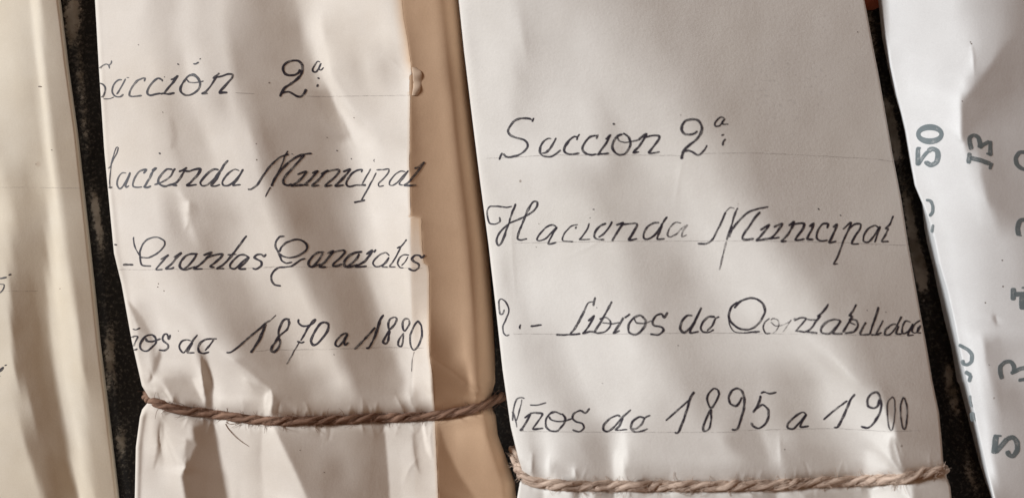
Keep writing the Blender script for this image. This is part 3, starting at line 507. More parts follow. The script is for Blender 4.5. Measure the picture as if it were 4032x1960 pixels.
wm(G_, "w7 340,165 270,180 225,240 220,310 250,370 280,440 300,490 360,525 440,520|w8 270,380 300,310 370,250 470,215 560,220 630,270 640,330 590,390 510,435 410,455 320,440 270,400|w7.5 620,465 560,480 500,520 430,570 360,580 270,585 210,620 165,690 165,760 210,815 290,830|"
   "w9 870,380 790,385 720,430 665,500 660,550 700,580 760,560 820,540|850,395 800,480 740,550 700,575|w9 910,400 990,365 930,450 870,520 810,575 900,578|w9 940,395 1040,370 1130,355 1140,390 1080,460 1000,530 990,565 1050,565 1110,540|w10 1380,375 1290,385 1200,430 1140,500 1140,560 1190,580 1260,565 1320,550|1340,400 1290,480 1230,540 1180,570|"
   "w9 1430,410 1510,355 1470,430 1400,510 1290,575 1440,570|w8 1530,385 1560,345|w6 1740,430 1690,390 1620,410 1550,470 1520,530 1550,570 1600,570 1670,530 1730,450 1700,520 1640,570 1720,580|w6 1970,210 1900,300 1840,330 1890,310 1840,420 1780,520 1740,575 1820,575|w6 2000,425 1930,415 1870,460 1850,530 1880,585 1930,590|w5 1990,440 1950,510 1900,560|"
   "w8 2215,420 2170,455 2140,425 2080,425 2040,470 2070,510 2130,540 2130,590 2080,625 2030,620 1990,595")
wm(H_, "w6 190,345 240,360 300,330|w6 170,470 220,450 265,460 230,530 200,600|w7 205,655 260,635|w8 490,430 420,435 350,480 300,560 305,630 350,665 410,660 480,600 530,540 520,470 480,430|w8 380,480 400,520 480,525 600,490|w7 735,430 710,495 690,425 650,425 625,480 640,520 700,570 705,620 650,660 570,650")
wm(H_, "w7 1040,520 980,505 910,520 870,580 880,640 930,690 990,620 1060,520 1130,430|w8 1060,540 1010,630 990,690 1090,690|w8 1410,490 1330,490 1250,500 1170,550 1140,620 1160,680 1220,700 1300,680|w7 1370,500 1300,590 1240,660")
wm(H_, "w8 1550,690 1620,680 1750,580 1900,450 2050,330 2120,260 2190,220|w10 2120,270 2080,380 2020,510 1950,620 1900,690|w3.5 2190,220 2270,145|w8 2470,205 2400,205 2340,280 2310,370 2310,440 2350,420 2430,350 2460,260 2440,220|w9 2320,440 2260,530 2210,610 2200,660 2240,680 2300,620 2330,540 2310,480")
wm(I_, "w8 605,190 600,240 650,285 720,280 800,250 830,195 790,215 760,270 720,320 680,400 630,480|w4 620,490 560,590 500,700 440,800|w8 580,490 640,510 680,495|w9 960,230 900,250 840,330 790,420 770,490 800,540 860,520 940,430 1000,330 1005,260 960,230")
wm(I_, "w8 1270,400 1240,380 1180,410 1110,490 1100,540 1140,560 1200,500 1265,400 1220,490 1230,545 1275,505")
wm(I_, "w8 1360,600 1460,500 1560,390 1640,300|w9 1755,130 1710,190 1680,290 1640,410 1590,520 1550,580 1515,580|w8 1900,160 1840,190 1815,260 1830,330 1900,260 1930,190 1900,160|w9 1830,340 1770,440 1745,500 1780,525 1810,490 1825,400 1830,340|w7 2100,190 2050,185 2010,230 2015,320 2040,350 2100,260 2095,205|w7 2025,380 1960,470 1950,540 1990,560 2010,500 2020,400|"
   "w7 2220,210 2160,290 2115,400 2110,510 2140,590 2180,600 2240,520 2270,400 2265,290 2220,210")
for fr, t in ((A_, "2120,795 2400,810"), (B_, "760,845 1100,850 1600,840 2400,830"), (E_, "150,665 600,668 1000,660 1500,655 2400,635"), (G_, "60,580 640,580 1500,585 2180,595"), (I_, "0,625 150,615 240,605 900,600 1700,575 2300,580")):
    wm(fr, t, m=PENCIL, w0=2.7, name='pencil_guide_line')
word(sh_M, F_M, I_, "2165,630 2150,700 2140,740 2130,900", m=INK_F, w0=2.6, lift=LM, name='crease_line')
sp = "|".join("w%.1f %.0f,%.0f %.0f,%.0f" % (w_, x, y, x + 4, y + 3) for x, y, w_ in [(543, 175, 5), (638, 441, 4), (1058, 325, 7), (1286, 540, 4), (1392, 462, 4), (1008, 628, 7), (1006, 565, 4), (621, 1115, 5), (619, 1128, 5), (643, 1143, 5), (1327, 593, 5), (1275, 1856, 4), (1313, 1395, 4), (700, 1300, 3), (1180, 1770, 3)])
word(sh_M, F_M, (0, 0, 1), sp, m=SPECK, lift=LM, name='fly_specks')['kind'] = 'stuff'

J_, J2, K_, L_ = (1900, 420, 4.293), (2300, 420, 4.293), (1880, 760, 2.862), (2700, 760, 2.862)
N_, N2, O_, P_ = (1920, 1120, 2.862), (2750, 1120, 2.712), (1960, 1480, 2.862), (2750, 1480, 2.862)
def wr(fr, t, **k): return word(sh_R, F_R, fr, t, **k)
wr(J_, "w7 870,190 845,240 840,262|w9 830,225 800,210 720,200 620,205 530,250 460,340 430,420 480,490 580,530 690,560 750,610 760,680 700,760 600,820 480,850 400,845 350,790|w8 335,780 300,840 280,900|w8 1160,545 1110,540 1030,590 975,680 970,770 1020,830 1100,850 1170,840 1240,800 1320,730|w8 1245,525 1200,610 1140,710 1060,780 1000,790|"
   "w9 1600,515 1540,510 1460,580 1390,680 1380,750 1420,790 1500,805 1640,785|w7 1640,465 1605,515 1590,570|w9 1930,485 1900,490 1820,510 1740,590 1690,680 1700,750 1760,800 1850,815 1930,805|w7 1955,470 1920,550|w9 2070,550 2110,530 2160,480 2110,580 2040,690 1940,825|w9 1940,810 2030,800 2140,790|w10 2226,275 2215,310|"
   "w9 2370,460 2290,490 2220,580 2190,680 2230,770 2310,815 2400,800 2470,720 2500,620 2470,520 2400,465 2370,460|w6 2280,520 2310,580 2400,605 2500,590 2590,575 2680,550|w9 2632,555 2697,510 2767,460 2717,560 2637,680 2547,775 2647,765|w9 2717,530 2817,500 2907,485 2987,500 2977,560 2917,640 2847,730 2817,790 2997,765")
wr(J2, "w10 1910,410 1870,450 1800,470 1700,465 1650,400 1660,310 1720,240 1830,215 1920,230 1970,300 1990,380 1960,470 1880,570 1780,650 1700,720 1660,800 1645,890|w8 1700,770 1750,745 1830,765 1920,820 1980,790 2040,720 2080,650|w7 2370,200 2310,180 2250,220 2210,280 2220,330 2290,320 2350,250 2380,210 2330,270 2350,300 2440,295|w7 2315,495 2370,470|w8 2390,545 2350,600 2345,660")
wr(K_, "w6.5 250,270 250,320 200,350 140,340 115,280 110,200 140,150 220,150 330,160 390,150|w8 430,120 400,200 370,280 350,350 310,460 270,560 235,590 215,540 240,460 300,390 360,340 450,300 540,260 620,210 670,150 670,100 630,100 590,150 550,230 510,330 470,430 450,510 490,530 560,515|"
   "w7 890,380 840,360 770,390 700,460 670,520 700,535 770,510 840,440 890,385 850,460 810,530 800,575 890,555|w7 1100,400 1115,375|w6 1130,355 1060,370 990,440 955,510 970,540 1080,545|w6 1260,340 1230,420 1170,500 1150,525 1270,520|w5 1295,185 1320,183|w4 1262,280 1275,282|w8.5 1450,340 1380,370 1330,430 1315,490 1350,520 1430,525|w8 1520,320 1470,400 1420,460 1360,500|"
   "w9 1560,360 1640,335 1600,400 1550,480 1515,540|w9 1620,355 1720,345 1800,350 1770,420 1720,500 1710,530 1800,515|w8 2050,330 1980,340 1910,390 1875,460 1880,510 1930,515 2000,470 2060,390 2100,320 2140,265|w8 2080,340 2060,420 2030,490 2030,520 2110,515")
wr(K_, "w6 2300,340 2230,330 2170,390 2140,470 2170,495 2240,460 2300,400 2365,360 2320,420 2300,490 2360,470", m=INK_F, name='faded_letter')
wr(L_, "w8 135,570 230,570 300,520 350,430 400,330 450,210|w4.5 450,210 500,165 550,175|w7.5 585,165 550,250 510,380 480,470 460,530|w8 485,500 520,410 600,310 700,220 800,180 930,155|w9 840,210 780,280 710,380 650,470 640,515 700,525 770,510|w6 590,117 593,119|w4 585,143 588,144|w9 840,420 940,355 890,430 830,500 800,535 880,520 960,510|w8 990,385 1085,340 1040,420 980,490 940,515 1060,500|"
   "w9 1160,370 1220,320 1190,400 1140,480 1080,545 1140,540|w9 1190,360 1260,345 1330,345 1320,400 1260,480 1240,530 1340,515|w9 1390,380 1440,340 1420,410 1370,500 1370,520 1440,520|w6 1490,172 1508,188|w6 1738,245 1752,255|w8 1590,400 1600,350 1540,350 1490,420 1475,500 1510,535 1600,530|w8 1660,390 1705,350 1680,420 1640,510 1620,560 1700,540|"
   "w7 1770,410 1860,330 1830,420 1780,530 1740,640 1700,740 1665,800 1715,795|w8 1840,400 1900,355 1970,350 1960,410 1900,500 1870,570 1950,570|w7 2170,390 2130,365 2060,400 2010,470 2000,540 2060,550 2130,470 2190,380 2160,460 2130,555|w7 2340,255 2300,350 2250,400 2280,400 2240,490 2210,545 2290,545")
wr(L_, "w6 458,545 445,600 420,690 400,780 380,870", m=INK_F, name='faded_stroke')
wr(N_, "w6 190,280 170,325 140,330 130,260 125,190 150,160 200,190 235,260 235,320 200,400 170,470 180,540 210,575 245,565|w7 375,450 360,480 365,500|w9 485,468 610,452")
wr(N_, "w8 1215,140 1200,190 1190,240|w7 1185,190 1130,210 1090,290|w9 1090,290 1030,410 970,510 930,550|w9.5 770,565 860,565 960,560 1045,550|w8 1130,410 1200,350 1160,430 1100,520 1070,550 1150,530 1230,540|w9 1400,190 1350,280 1300,370 1250,460 1200,540|w7 1260,390 1330,370 1380,410 1380,470 1320,530 1220,545|w6 1290,430 1400,440 1490,425|w4 1225,255 1232,262|"
   "w9 1530,370 1490,440 1420,545 1490,515|w8 1540,375 1605,330|w9 1760,370 1710,345 1640,380 1590,450 1590,530 1650,565 1710,540 1770,470 1780,400 1740,360|w6 1650,380 1680,430 1770,435 1850,405|w9 2030,310 1990,370 1960,330 1900,350 1860,410 1870,455 1960,480 1980,520 1920,565 1830,555")
wr(N_, "w9 2310,350 2250,350 2190,410 2170,490 2210,540 2280,490 2340,400 2410,255|w9 2360,350 2320,450 2280,540 2380,525|w8.5 2565,363 2491,363 2428,416 2401,490 2428,532 2491,537 2549,506|w8 2612,363 2565,385 2533,458 2470,521")
wr(N2, "w9 420,185 350,240 325,330 350,400 420,460 510,480 590,460 660,390 710,290 690,210 620,155 540,145 450,180 380,250|w4.5 320,330 330,420 380,500 480,515|w7 480,515 570,505 660,500|w6 760,360 710,400 690,460 720,520 770,520|w7 1020,385 1090,355 1150,360 1120,400 1070,460 1030,500|w8 1390,205 1330,290 1270,340 1300,330 1250,400 1190,480 1120,510|w7 1160,370 1280,380|w8 1040,495 1150,505 1270,515|"
   "w8 1510,380 1450,370 1370,400 1310,470 1320,515 1400,520 1460,460 1520,385 1480,450 1440,520 1540,520|w8 1685,210 1650,280 1610,330 1640,340 1590,430 1540,510|w8 1600,370 1680,380 1700,440 1660,500 1560,520|w6 1610,400 1680,430|w8 1790,400 1760,450 1720,530|w9 1720,535 1830,530|w5 1795,272 1810,278|w8 1925,235 1890,350 1850,460 1830,530|w9 1840,535 1930,535|w8 1970,380 1930,460 1900,530 1960,510|w5 1996,287 2010,293|"
   "w8 2110,420 2060,430 2000,480 1990,530 2040,530 2100,470 2170,335|w8 2140,440 2110,520 2170,525|w7 2270,400 2210,390 2180,450 2180,520 2240,500 2290,420 2250,500 2240,540 2300,535|w7 2370,380 2310,420 2280,500 2330,510 2375,430|w7 2350,450 2340,510 2378,515")
wr(N2, "w4 770,380 800,360 850,380 860,430 830,490 790,520|w4 770,400 830,440 900,430 990,385|w4 990,370 950,440 900,510|w4 1010,372 1040,355", m=INK_F, name='faded_letter')
wr(O_, "w5 155,400 180,420 200,500 215,575|w6 165,500 170,420 185,330 210,260 260,240 300,250|w5 270,260 250,360 210,500|w8 300,470 360,430 330,500 280,580 250,605 290,600|w8 360,420 430,410 500,420 480,470 430,540 400,595 510,585|w7 360,325 410,325 470,320 545,295|w8 720,430 650,400 590,420 545,480 545,570 600,615 670,615 740,540 760,470 720,420|w7 580,450 600,490 680,510 760,500 840,475|w8 1035,360 985,415 930,385 860,420 840,470 880,510 950,530 970,580 920,625 840,605")
wr(O_, "w8.5 1380,460 1350,440 1270,470 1200,540 1190,600 1240,620 1320,560 1390,480 1500,375|w8 1410,470 1370,560 1330,605 1460,600|w9 1650,470 1590,460 1520,510 1500,580 1540,625 1610,620 1690,590|w8 1720,440 1660,465 1620,540 1560,590 1520,590")
wr(O_, "w8 1890,500 1960,440 2060,350 2150,270|w9.5 2215,175 2170,240 2140,350 2100,470 2050,600 2020,640 1990,630|w8 2480,150 2430,140 2380,190 2360,260 2400,360 2450,300 2490,210 2480,150|w8 2400,370 2350,470 2315,570 2325,620 2380,590 2405,480 2400,370|"
   "w9 2751,235 2721,300 2681,335 2621,310 2601,240 2631,170 2691,140 2751,170 2776,260 2771,370 2741,480 2701,590 2661,605 2636,595|w8 2961,195 3001,175 3061,195 3141,180|w8 2961,215 2941,300 2901,370 2871,410|w9 2901,370 2981,320 3041,370 3051,450 3011,540 2941,585 2881,565 2856,520")
wr(P_, "w8.5 1210,420 1170,405 1090,450 1010,530 1010,580 1070,590 1140,520 1215,430 1170,510 1150,570 1245,560")
wr(P_, "w8 1410,490 1500,410 1600,330 1680,275|w9 1765,200 1710,270 1670,370 1620,480 1570,570 1525,575|w9 2040,260 2020,330 1970,360 1910,330 1905,260 1950,200 2010,180 2040,220 2060,330 2040,420 1980,520 1910,580 1830,565|w5 2190,230 2140,280 2125,380 2135,510 2160,600 2185,600 2205,500 2215,380 2210,270 2190,230|w6 2310,230 2280,330 2280,450 2300,580 2330,590 2350,480 2350,350 2320,240")
for fr, t in ((J_, "60,875 400,865 980,830 1300,820 2576,820 3417,830 3717,800 4293,785 5000,800 6500,880 6950,930"), (K_, "400,565 700,558 1400,545 2576,540"), (L_, "230,540 600,540 1500,550 2480,590"), (N_, "290,555 640,555 1050,560 2576,545 4700,575"), (O_, "250,620 1200,630 2576,630 2761,610 3761,590 4381,620 4761,610")):
    wr(fr, t, m=PENCIL, w0=2.7, name='pencil_guide_line')
sp = "|".join("w%.1f %.0f,%.0f %.0f,%.0f" % (w_, x, y, x + 4, y + 3) for x, y, w_ in [(3375, 125, 6), (2678, 452, 4), (2669, 1358, 4), (2369, 1507, 3), (2120, 880, 3), (3088, 1766, 5), (2110, 972, 3)])
word(sh_R, F_R, (0, 0, 1), sp, m=SPECK, name='fly_specks')['kind'] = 'stuff'

X_ = (0, 1000, 2.275)
word(sh_L, F_L, X_, "w6 -60,225 0,218 40,210 60,205|w7 75,190 100,178|w5 -40,262 0,268 35,275 30,310 0,345 -40,360")
word(sh_L, F_L, X_, "w6 40,998 62,990|w7 -40,1050 0,1030 28,1012 10,1040 -30,1060|w6 -20,1080 0,1095")
word(sh_L, F_L, (0, 0, 1), "w5 150,340 166,342|w4 200,590 206,592|w5 140,646 142,648", m=SPECK, name='fly_specks')['kind'] = 'stuff'
word(sh_L, F_L, (0, 0, 1), "-30,738 120,738 320,742", m=PENCIL, w0=1.9, name='pencil_guide_line')
word(sh_L, F_L, (0, 0, 1), "-20,1145 150,1146", m=PENCIL, w0=1.9, name='pencil_guide_line')

def stamp(frame, txt, lift=0.00007):
    me = ribbon_mesh('stamped_digit', [(P_, w_ * 1.1, q_) for P_, w_, q_ in parse(txt, *frame, 12, press=0.25, zoomw=True)], F_F, lift)
    return link('stamped_digit', me, PRINT, sh_F)
Y1, Y2, Y3, Y4 = (3500, 450, 2.276), (3700, 450, 2.504), (3750, 950, 2.504), (3750, 1400, 2.236)
def ring(frame, cx, cy, rx, ry, ix, iy, dx=0):
    ox, oy, sc = frame; t = np.linspace(0, 2 * np.pi, 73)
    o = np.stack([cx + rx * np.cos(t), cy + ry * np.sin(t)], 1); i = np.stack([cx + dx + ix * np.cos(t), cy + iy * np.sin(t)], 1)
    V, A = [], []
    for k, f in enumerate((0, .3, .7, 1)):
        q = o * (1 - f) + i * f; x = ox + q[:, 0] / sc; y = oy + q[:, 1] / sc; V.append(Wn(x, y, F_F.z(x, y) + 0.00007)); A.append(np.full(73, f * 2 - 1))
    me = np_mesh('stamped_digit', np.concatenate(V), grid_faces(4, 73)); at = me.attributes.new('across', 'FLOAT', 'POINT'); at.data.foreach_set('value', np.concatenate(A).astype(np.float32))
    return link('stamped_digit', me, PRINT, sh_F)
ring(Y1, 367, 180, 124, 91, 84, 36)
stamp(Y1, "w34 262,298 258,380 258,462|w30 262,452 300,392 350,330|w42 345,335 385,312 430,328 442,375 425,430 380,455 342,438 336,418|w20 246,300 288,304")
stamp(Y1, "w26 330,768 372,775 392,820 388,880 362,915"); stamp(Y1, "w22 396,985 390,1030 386,1062")
stamp(Y2, "w38 315,350 298,290 296,235 335,208 380,232 398,290 392,335|w38 392,335 430,300 490,268|w36 500,262 500,345 502,412|w22 455,385 505,395"); stamp(Y2, "w38 295,380 285,488|w46 300,430 400,455 505,488|w28 518,478 492,545")
stamp(Y2, "w38 900,365 850,372 790,378 752,430 762,490 800,530 850,545 900,540"); stamp(Y2, "w42 900,1040 850,1040 795,1050 770,1110 778,1190|w16 755,1188 812,1195")
stamp(Y3, "w44 600,455 600,582|w50 605,522 720,520 800,520|w52 690,540 690,672|w22 680,458 740,456"); stamp(Y3, "w34 62,1018 110,1042 160,1072 192,1120 188,1180 150,1212 110,1205 95,1165")
stamp(Y4, "w36 110,140 165,172|w30 165,168 155,200 148,232")
stamp(Y4, "w34 440,205 422,150 425,95 460,58 510,50 540,90 540,140 512,155|w38 530,145 590,118 650,102 720,95|w32 580,215 650,205")
stamp(Y4, "w22 362,700 435,705|w44 385,705 375,780 368,860|w42 378,848 430,792 482,728|w40 475,735 530,716 568,760 570,830 535,880 498,868 482,832")
stamp(Y4, "w18 158,345 156,390 170,450"); stamp(Y4, "w34 172,495 182,575")
sp = "|".join("w%.1f %.0f,%.0f %.0f,%.0f" % (w_, x, y, x + 5, y + 3) for x, y, w_ in [(3944, 1023, 7), (3947, 1126, 8), (3877, 1190, 6), (3786, 398, 5), (3822, 172, 7), (3818, 165, 5), (3892, 1434, 4)])
word(sh_F, F_F, (0, 0, 1), sp, m=SPECK, name='fly_specks')['kind'] = 'stuff'

# torn paper flap where the sheet edge was pulled off
ys = np.linspace(266, 376, 30)[:, None]; uu = np.linspace(0, 1, 12)[None]
xr_ = np.interp(ys, [266, 275, 283, 330, 360, 376], [1640, 1652, 1661, 1660, 1652, 1644]); xl_ = np.interp(ys, [266, 300, 340, 376], [1622, 1626, 1628, 1622])
X = xl_ + (xr_ - xl_) * uu; Y = ys + 0 * X; Z = F_M.z(X, Y) + 0.00015 + 0.00028 * np.sin(np.pi * np.clip(uu, 0, 1)) ** 0.7 + 0.0002 * np.sin(Y / 9)
V = Wn(X, Y, Z); bk = V.copy(); bk[..., 2] -= 0.0002; V = np.concatenate([V, bk[:, ::-1]], 1)
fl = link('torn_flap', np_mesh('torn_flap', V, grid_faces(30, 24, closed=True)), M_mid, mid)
fl.data.attributes.new('tan_and_shade', 'FLOAT', 'POINT').data.foreach_set('value', np.full(30 * 24, 0.75, np.float32))

# ------------------------------------------------------------------ twine
def tube(P, R, seg=10, along=0.0, fib=None):
    P = np.asarray(P, float); n = len(P); T = np.gradient(P, axis=0); T /= np.linalg.norm(T, axis=1)[:, None]
    up = np.tile([0, 0, 1.0], (n, 1)); A = np.cross(T, up); bad = np.linalg.norm(A, axis=1) < 0.2; A[bad] = np.cross(T[bad], [0, 1.0, 0]); A /= np.linalg.norm(A, axis=1)[:, None]; B = np.cross(A, T)
    t = np.arange(seg) * 2 * np.pi / seg; R = np.broadcast_to(R, (n,))
    rr = R[:, None] * (fib if fib is not None else 1.0)
    V = P[:, None] + rr[..., None] * (A[:, None] * np.cos(t)[None, :, None] + B[:, None] * np.sin(t)[None, :, None])
    s = np.concatenate([[0], np.cumsum(np.linalg.norm(np.diff(P, axis=0), axis=1))])
    uv = np.stack([np.broadcast_to(s[:, None] * 220 + along, (n, seg)), np.broadcast_to(np.cos(t) * 3.2, (n, seg)), np.broadcast_to(np.sin(t) * 3.2, (n, seg))], -1)
    return V.reshape(-1, 3), grid_faces(n, seg, closed=True), uv.reshape(-1, 3)
def twine(line, F, tops, radius, m, label, pitch, hairs, specials=()):
    c = catmull(line, 3.0); x, y = c[:, 0], c[:, 1]
    z = F.z(x, y); z = blur1(z, 6, 0) + radius * K * 0.80
    for (a, b, dz) in tops: z = z + dz * np.clip((x - a) / (b - a), 0, 1) ** 1.6
    P = Wn(x, y, z); n = len(P); s = np.concatenate([[0], np.cumsum(np.linalg.norm(np.diff(P, axis=0), axis=1))]) / K
    T = np.gradient(P, axis=0); T /= np.linalg.norm(T, axis=1)[:, None]; A = np.cross(T, [0, 0, 1.0]); A /= np.maximum(np.linalg.norm(A, axis=1), 1e-6)[:, None]; B = np.cross(A, T)
    r = root('twine', tuple(P[n // 2]), label, 'twine', 'twines tied round the bundles')
    ph0 = 0.6; hr = radius * 0.62; sr = radius * 0.56
    wob = np.interp(s, np.arange(0, s[-1] + 80, 40), rng.randn(len(np.arange(0, s[-1] + 80, 40)))) * 0.35
    for k in range(3):
        ph = 2 * np.pi * s / pitch + ph0 + k * 2 * np.pi / 3 + wob
        C_l = P + (hr * K) * (A * np.cos(ph)[:, None] + B * np.sin(ph)[:, None])
        seg = 22; t = np.arange(seg) * 2 * np.pi / seg
        fibr = 1 + 0.05 * np.sin(t[None] * 9 + s[:, None] * 0.045 + k) + 0.035 * np.sin(t[None] * 5 - s[:, None] * 0.09) + 0.05 * blur1(rng.randn(n, seg), 4, 0)
        sw = 1 + 0.10 * np.interp(s, np.arange(0, s[-1] + 60, 30), rng.randn(len(np.arange(0, s[-1] + 60, 30))))
        V, Fc, uv = tube(C_l, sr * K * sw, seg, along=k * 31.0, fib=fibr)
        me = np_mesh('strand', V, Fc); at = me.attributes.new('along', 'FLOAT_VECTOR', 'POINT'); at.data.foreach_set('vector', uv.astype(np.float32).ravel())
        link('strand', me, m, r)
    Vs, Fs, U = [], [], []; off = 0
    def fibre(pts, wd):
        nonlocal off
        V, Fc, uv = tube(pts, wd * K * np.clip(np.linspace(1.2, 0.5, len(pts)), .3, 1.2), 5); Vs.append(V); Fs.append(Fc + off); U.append(uv); off += len(V)
    for _ in range(hairs):
        i = rng.randint(4, n - 4); side = rng.choice([-1, 1]); L = rng.uniform(9, 32) * (1.8 if rng.rand() < 0.06 else 1)
        a = rng.uniform(0, 2 * np.pi); st = P[i] + radius * K * (A[i] * side * abs(math.cos(a)) * 0.95 + B[i] * abs(math.sin(a)) * 0.9)
        dr = T[i] * rng.uniform(-1, 1) + A[i] * side * rng.uniform(0.1, 0.75) + B[i] * rng.uniform(0.05, 0.4); dr /= np.linalg.norm(dr); cv = np.cross(dr, rng.randn(3)) * rng.uniform(0.2, 0.9)
        tt = np.linspace(0, 1, 8)[:, None]; pts = st + L * K * (dr * tt + cv * tt * tt)
        fibre(pts, rng.uniform(0.55, 1.1))
    for _ in range(hairs * 2):      # fibres lying along the twist
        i = rng.randint(4, n - 14); ph = rng.uniform(0.2, np.pi - 0.2); q = np.arange(i, min(i + rng.randint(6, 12), n - 1)); an = ph + 2 * np.pi * (s[q] - s[i]) / pitch
        pts = P[q] + (radius * K) * rng.uniform(1.0, 1.12) * (A[q] * np.cos(an)[:, None] + B[q] * np.sin(an)[:, None])
        if len(pts) > 3: fibre(pts, rng.uniform(0.5, 0.95))
    for line2, wd in specials:
        cc = catmull(line2, 4.0); zz = F.z(cc[:, 0], cc[:, 1]) + 0.0002 + 0.0003 * np.sin(np.linspace(0, np.pi, len(cc))); fibre(Wn(cc[:, 0], cc[:, 1], zz), wd)
    me = np_mesh('loose_fibres', np.concatenate(Vs), np.concatenate(Fs)); at = me.attributes.new('along', 'FLOAT_VECTOR', 'POINT'); at.data.foreach_set('vector', np.concatenate(U).astype(np.float32).ravel())
    link('loose_fibres', me, m, r)['kind'] = 'stuff'
    return r
lineM = [(572, 1552), (582, 1566)] + twM[1:-2] + [(1931, 1584), (1975, 1562), (2030, 1545)]
twine(lineM, F_M, [(612, 568, -0.018), (1850, 2030, -0.014)], 16.0, TW_DARK, 'brown jute twine tied across the cream bundle below the years 1870 a 1880', 235, 330,
      specials=[([(888, 1668), (900, 1688), (925, 1716), (952, 1738), (980, 1756)], 1.5), ([(890, 1660), (905, 1668), (940, 1664)], 1.0), ([(806, 1640), (812, 1655), (818, 1648)], 1.0)])
lineR = [(2024, 1762)] + twR[:-1] + [(3718, 1846)]
twine(lineR, F_R, [(2066, 2020, -0.026), (3694, 3718, -0.014)], 18.0, TW_PALE, 'pale jute twine tied across the white bundle below the years 1895 a 1900', 255, 380,
      specials=[([(3508, 1871), (3540, 1886), (3526, 1910), (3520, 1930)], 1.6), ([(2846, 1905), (2862, 1930), (2876, 1952)], 1.5), ([(2530, 1900), (2533, 1922)], 1.6), ([(2560, 1915), (2570, 1893), (2580, 1912), (2566, 1925)], 1.2)])

# ------------------------------------------------------------------ shelf under the bundles
xs = np.arange(-1600, 5700, 9.0); ysh = np.arange(-1100, 3100, 9.0); X, Y = np.meshgrid(xs, ysh)
lineA = poly([(262, -200), (285, 100), (300, 260), (325, 500), (345, 700), (365, 850), (385, 1000), (405, 1200), (425, 1400), (445, 1560), (475, 1750), (505, 1960), (530, 2200)])
lineB = poly([(3400, -200), (3425, 60), (3445, 180), (3475, 330), (3505, 480), (3540, 650), (3575, 820), (3612, 1000), (3650, 1150), (3690, 1300), (3735, 1500), (3780, 1700), (3825, 1850), (3870, 1990), (3910, 2200)])
dA, dB = X - lineA(Y), X - lineB(Y)
hgt = -0.0012 / (1 + np.exp(-dA / 5)) + 0.0012 / (1 + np.exp(-(dB + 10) / 6)) + rnd(X.shape, 2, 3) * 0.00010 + rnd(X.shape, 8, 8) * 0.00015
wear = np.maximum(np.exp(-0.5 * ((dA - 14) / 15) ** 2), 1.15 * np.exp(-0.5 * (dB / 22) ** 2)) * (0.55 + 0.45 * rnd(X.shape, 3, 9))
wear = np.maximum(wear, 1.25 * np.exp(-0.5 * (((X - 285) / 26) ** 2 + ((Y - 70) / 90) ** 2)))
wear = np.maximum(wear, 1.0 * np.exp(-0.5 * (((X - 432) / 18) ** 2 + ((Y - 1400) / 110) ** 2)))
wear = np.maximum(wear, 0.95 * np.exp(-0.5 * (((X - 478) / 18) ** 2 + ((Y - 1740) / 60) ** 2)))
wear = np.maximum(wear, 1.25 * np.exp(-0.5 * (((X - 3590 - (Y - 900) * 0.18) / 17) ** 2 + ((Y - 930) / 200) ** 2)))
wear = np.maximum(wear, 1.2 * np.exp(-0.5 * (((X - 3735) / 15) ** 2 + ((Y - 1480) / 45) ** 2)))
me = np_mesh('shelf', Wn(X, Y, -0.0110 + hgt), grid_faces(*X.shape)); at = me.attributes.new('wear', 'FLOAT', 'POINT'); at.data.foreach_set('value', wear.astype(np.float32).ravel())
m, nt, b, out = mat('worn_black_paint'); tc = node(nt, 'ShaderNodeTexCoord').outputs['Object']
wa = node(nt, 'ShaderNodeAttribute', attribute_name='wear').outputs['Fac']
n1 = noise(nt, tc, 560, 8, 0.82); n2 = noise(nt, tc, 120, 3)
f = math_(nt, 'ADD', math_(nt, 'MULTIPLY', wa, 0.34), n1); mr = node(nt, 'ShaderNodeMapRange'); nt.links.new(f, mr.inputs[0]); mr.inputs[1].default_value = 0.70; mr.inputs[2].default_value = 0.79
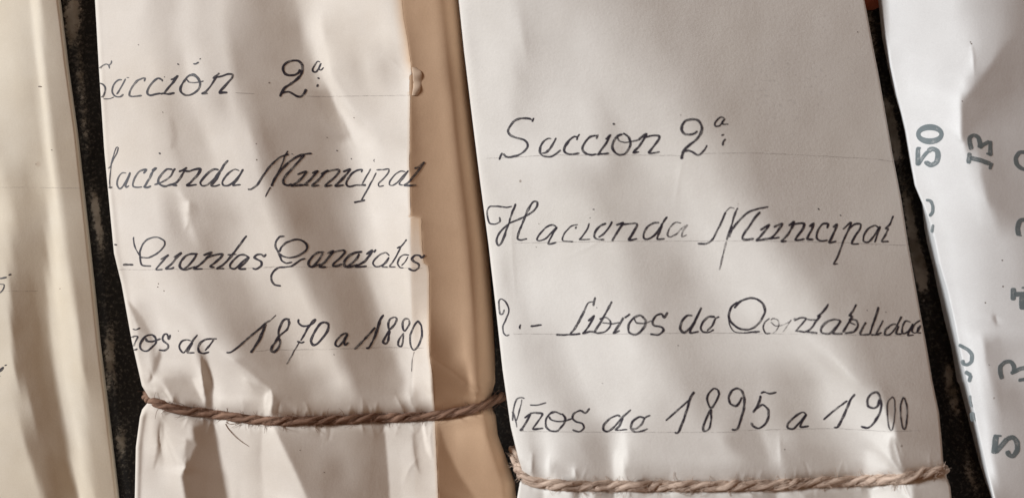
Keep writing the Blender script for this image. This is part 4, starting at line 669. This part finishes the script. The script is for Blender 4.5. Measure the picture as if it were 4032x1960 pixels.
n3 = noise(nt, tc, 900, 6, 0.75); m2 = node(nt, 'ShaderNodeMapRange'); nt.links.new(math_(nt, 'ADD', n3, math_(nt, 'MULTIPLY', wa, 0.12)), m2.inputs[0]); m2.inputs[1].default_value = 0.53; m2.inputs[2].default_value = 0.66
dark = mixc(nt, m2.outputs[0], (0.016, 0.016, 0.017), (0.13, 0.12, 0.105))
cc = mixc(nt, mr.outputs[0], dark, ramp(nt, n2, [(0.35, (0.22, 0.19, 0.15)), (0.65, (0.58, 0.54, 0.48))]))
nt.links.new(cc, b.inputs['Base Color']); b.inputs['Roughness'].default_value = 0.55; b.inputs['Specular IOR Level'].default_value = 0.3
bp = node(nt, 'ShaderNodeBump'); bp.inputs['Strength'].default_value = 0.8; bp.inputs['Distance'].default_value = 0.0004; nt.links.new(n1, bp.inputs['Height']); nt.links.new(bp.outputs[0], b.inputs['Normal'])
tag(link('shelf', me, m), 'black painted shelf with worn bare patches between the bundles', kind='structure')

# red card lying in the top of the right gap
m, nt, b, out = mat('red_card'); tc = node(nt, 'ShaderNodeTexCoord').outputs['Object']
nt.links.new(ramp(nt, noise(nt, tc, 300, 5, 0.6), [(0.3, (0.40, 0.10, 0.055)), (0.7, (0.62, 0.19, 0.11))]), b.inputs['Base Color']); b.inputs['Roughness'].default_value = 0.7
n = 24; top = np.array([(3350 + (3600 - 3350) * i / (n - 1), -70) for i in range(n)]); bot = np.array([(x, np.interp(x, [3350, 3412, 3440, 3480, 3600], [55, 42, 40, 22, -20])) for x, _ in top])
zc = -0.006; V = []
for dz in (0, -0.0009):
    for rw in np.linspace(0, 1, 6):
        q = top * (1 - rw) + bot * rw; V.append(Wn(q[:, 0], q[:, 1], zc + dz + 0.0006 * np.sin(q[:, 0] / 25) - 0.002 * rw))
V = np.array(V); V = np.concatenate([V[:6], V[6:][::-1]], 0)
tag(link('card', np_mesh('card', V, np.concatenate([grid_faces(12, n), [[11 * n + i, i, i + 1, 11 * n + i + 1] for i in range(n - 1)]])), m), 'small reddish orange card corner in the gap at the top right', 'card')
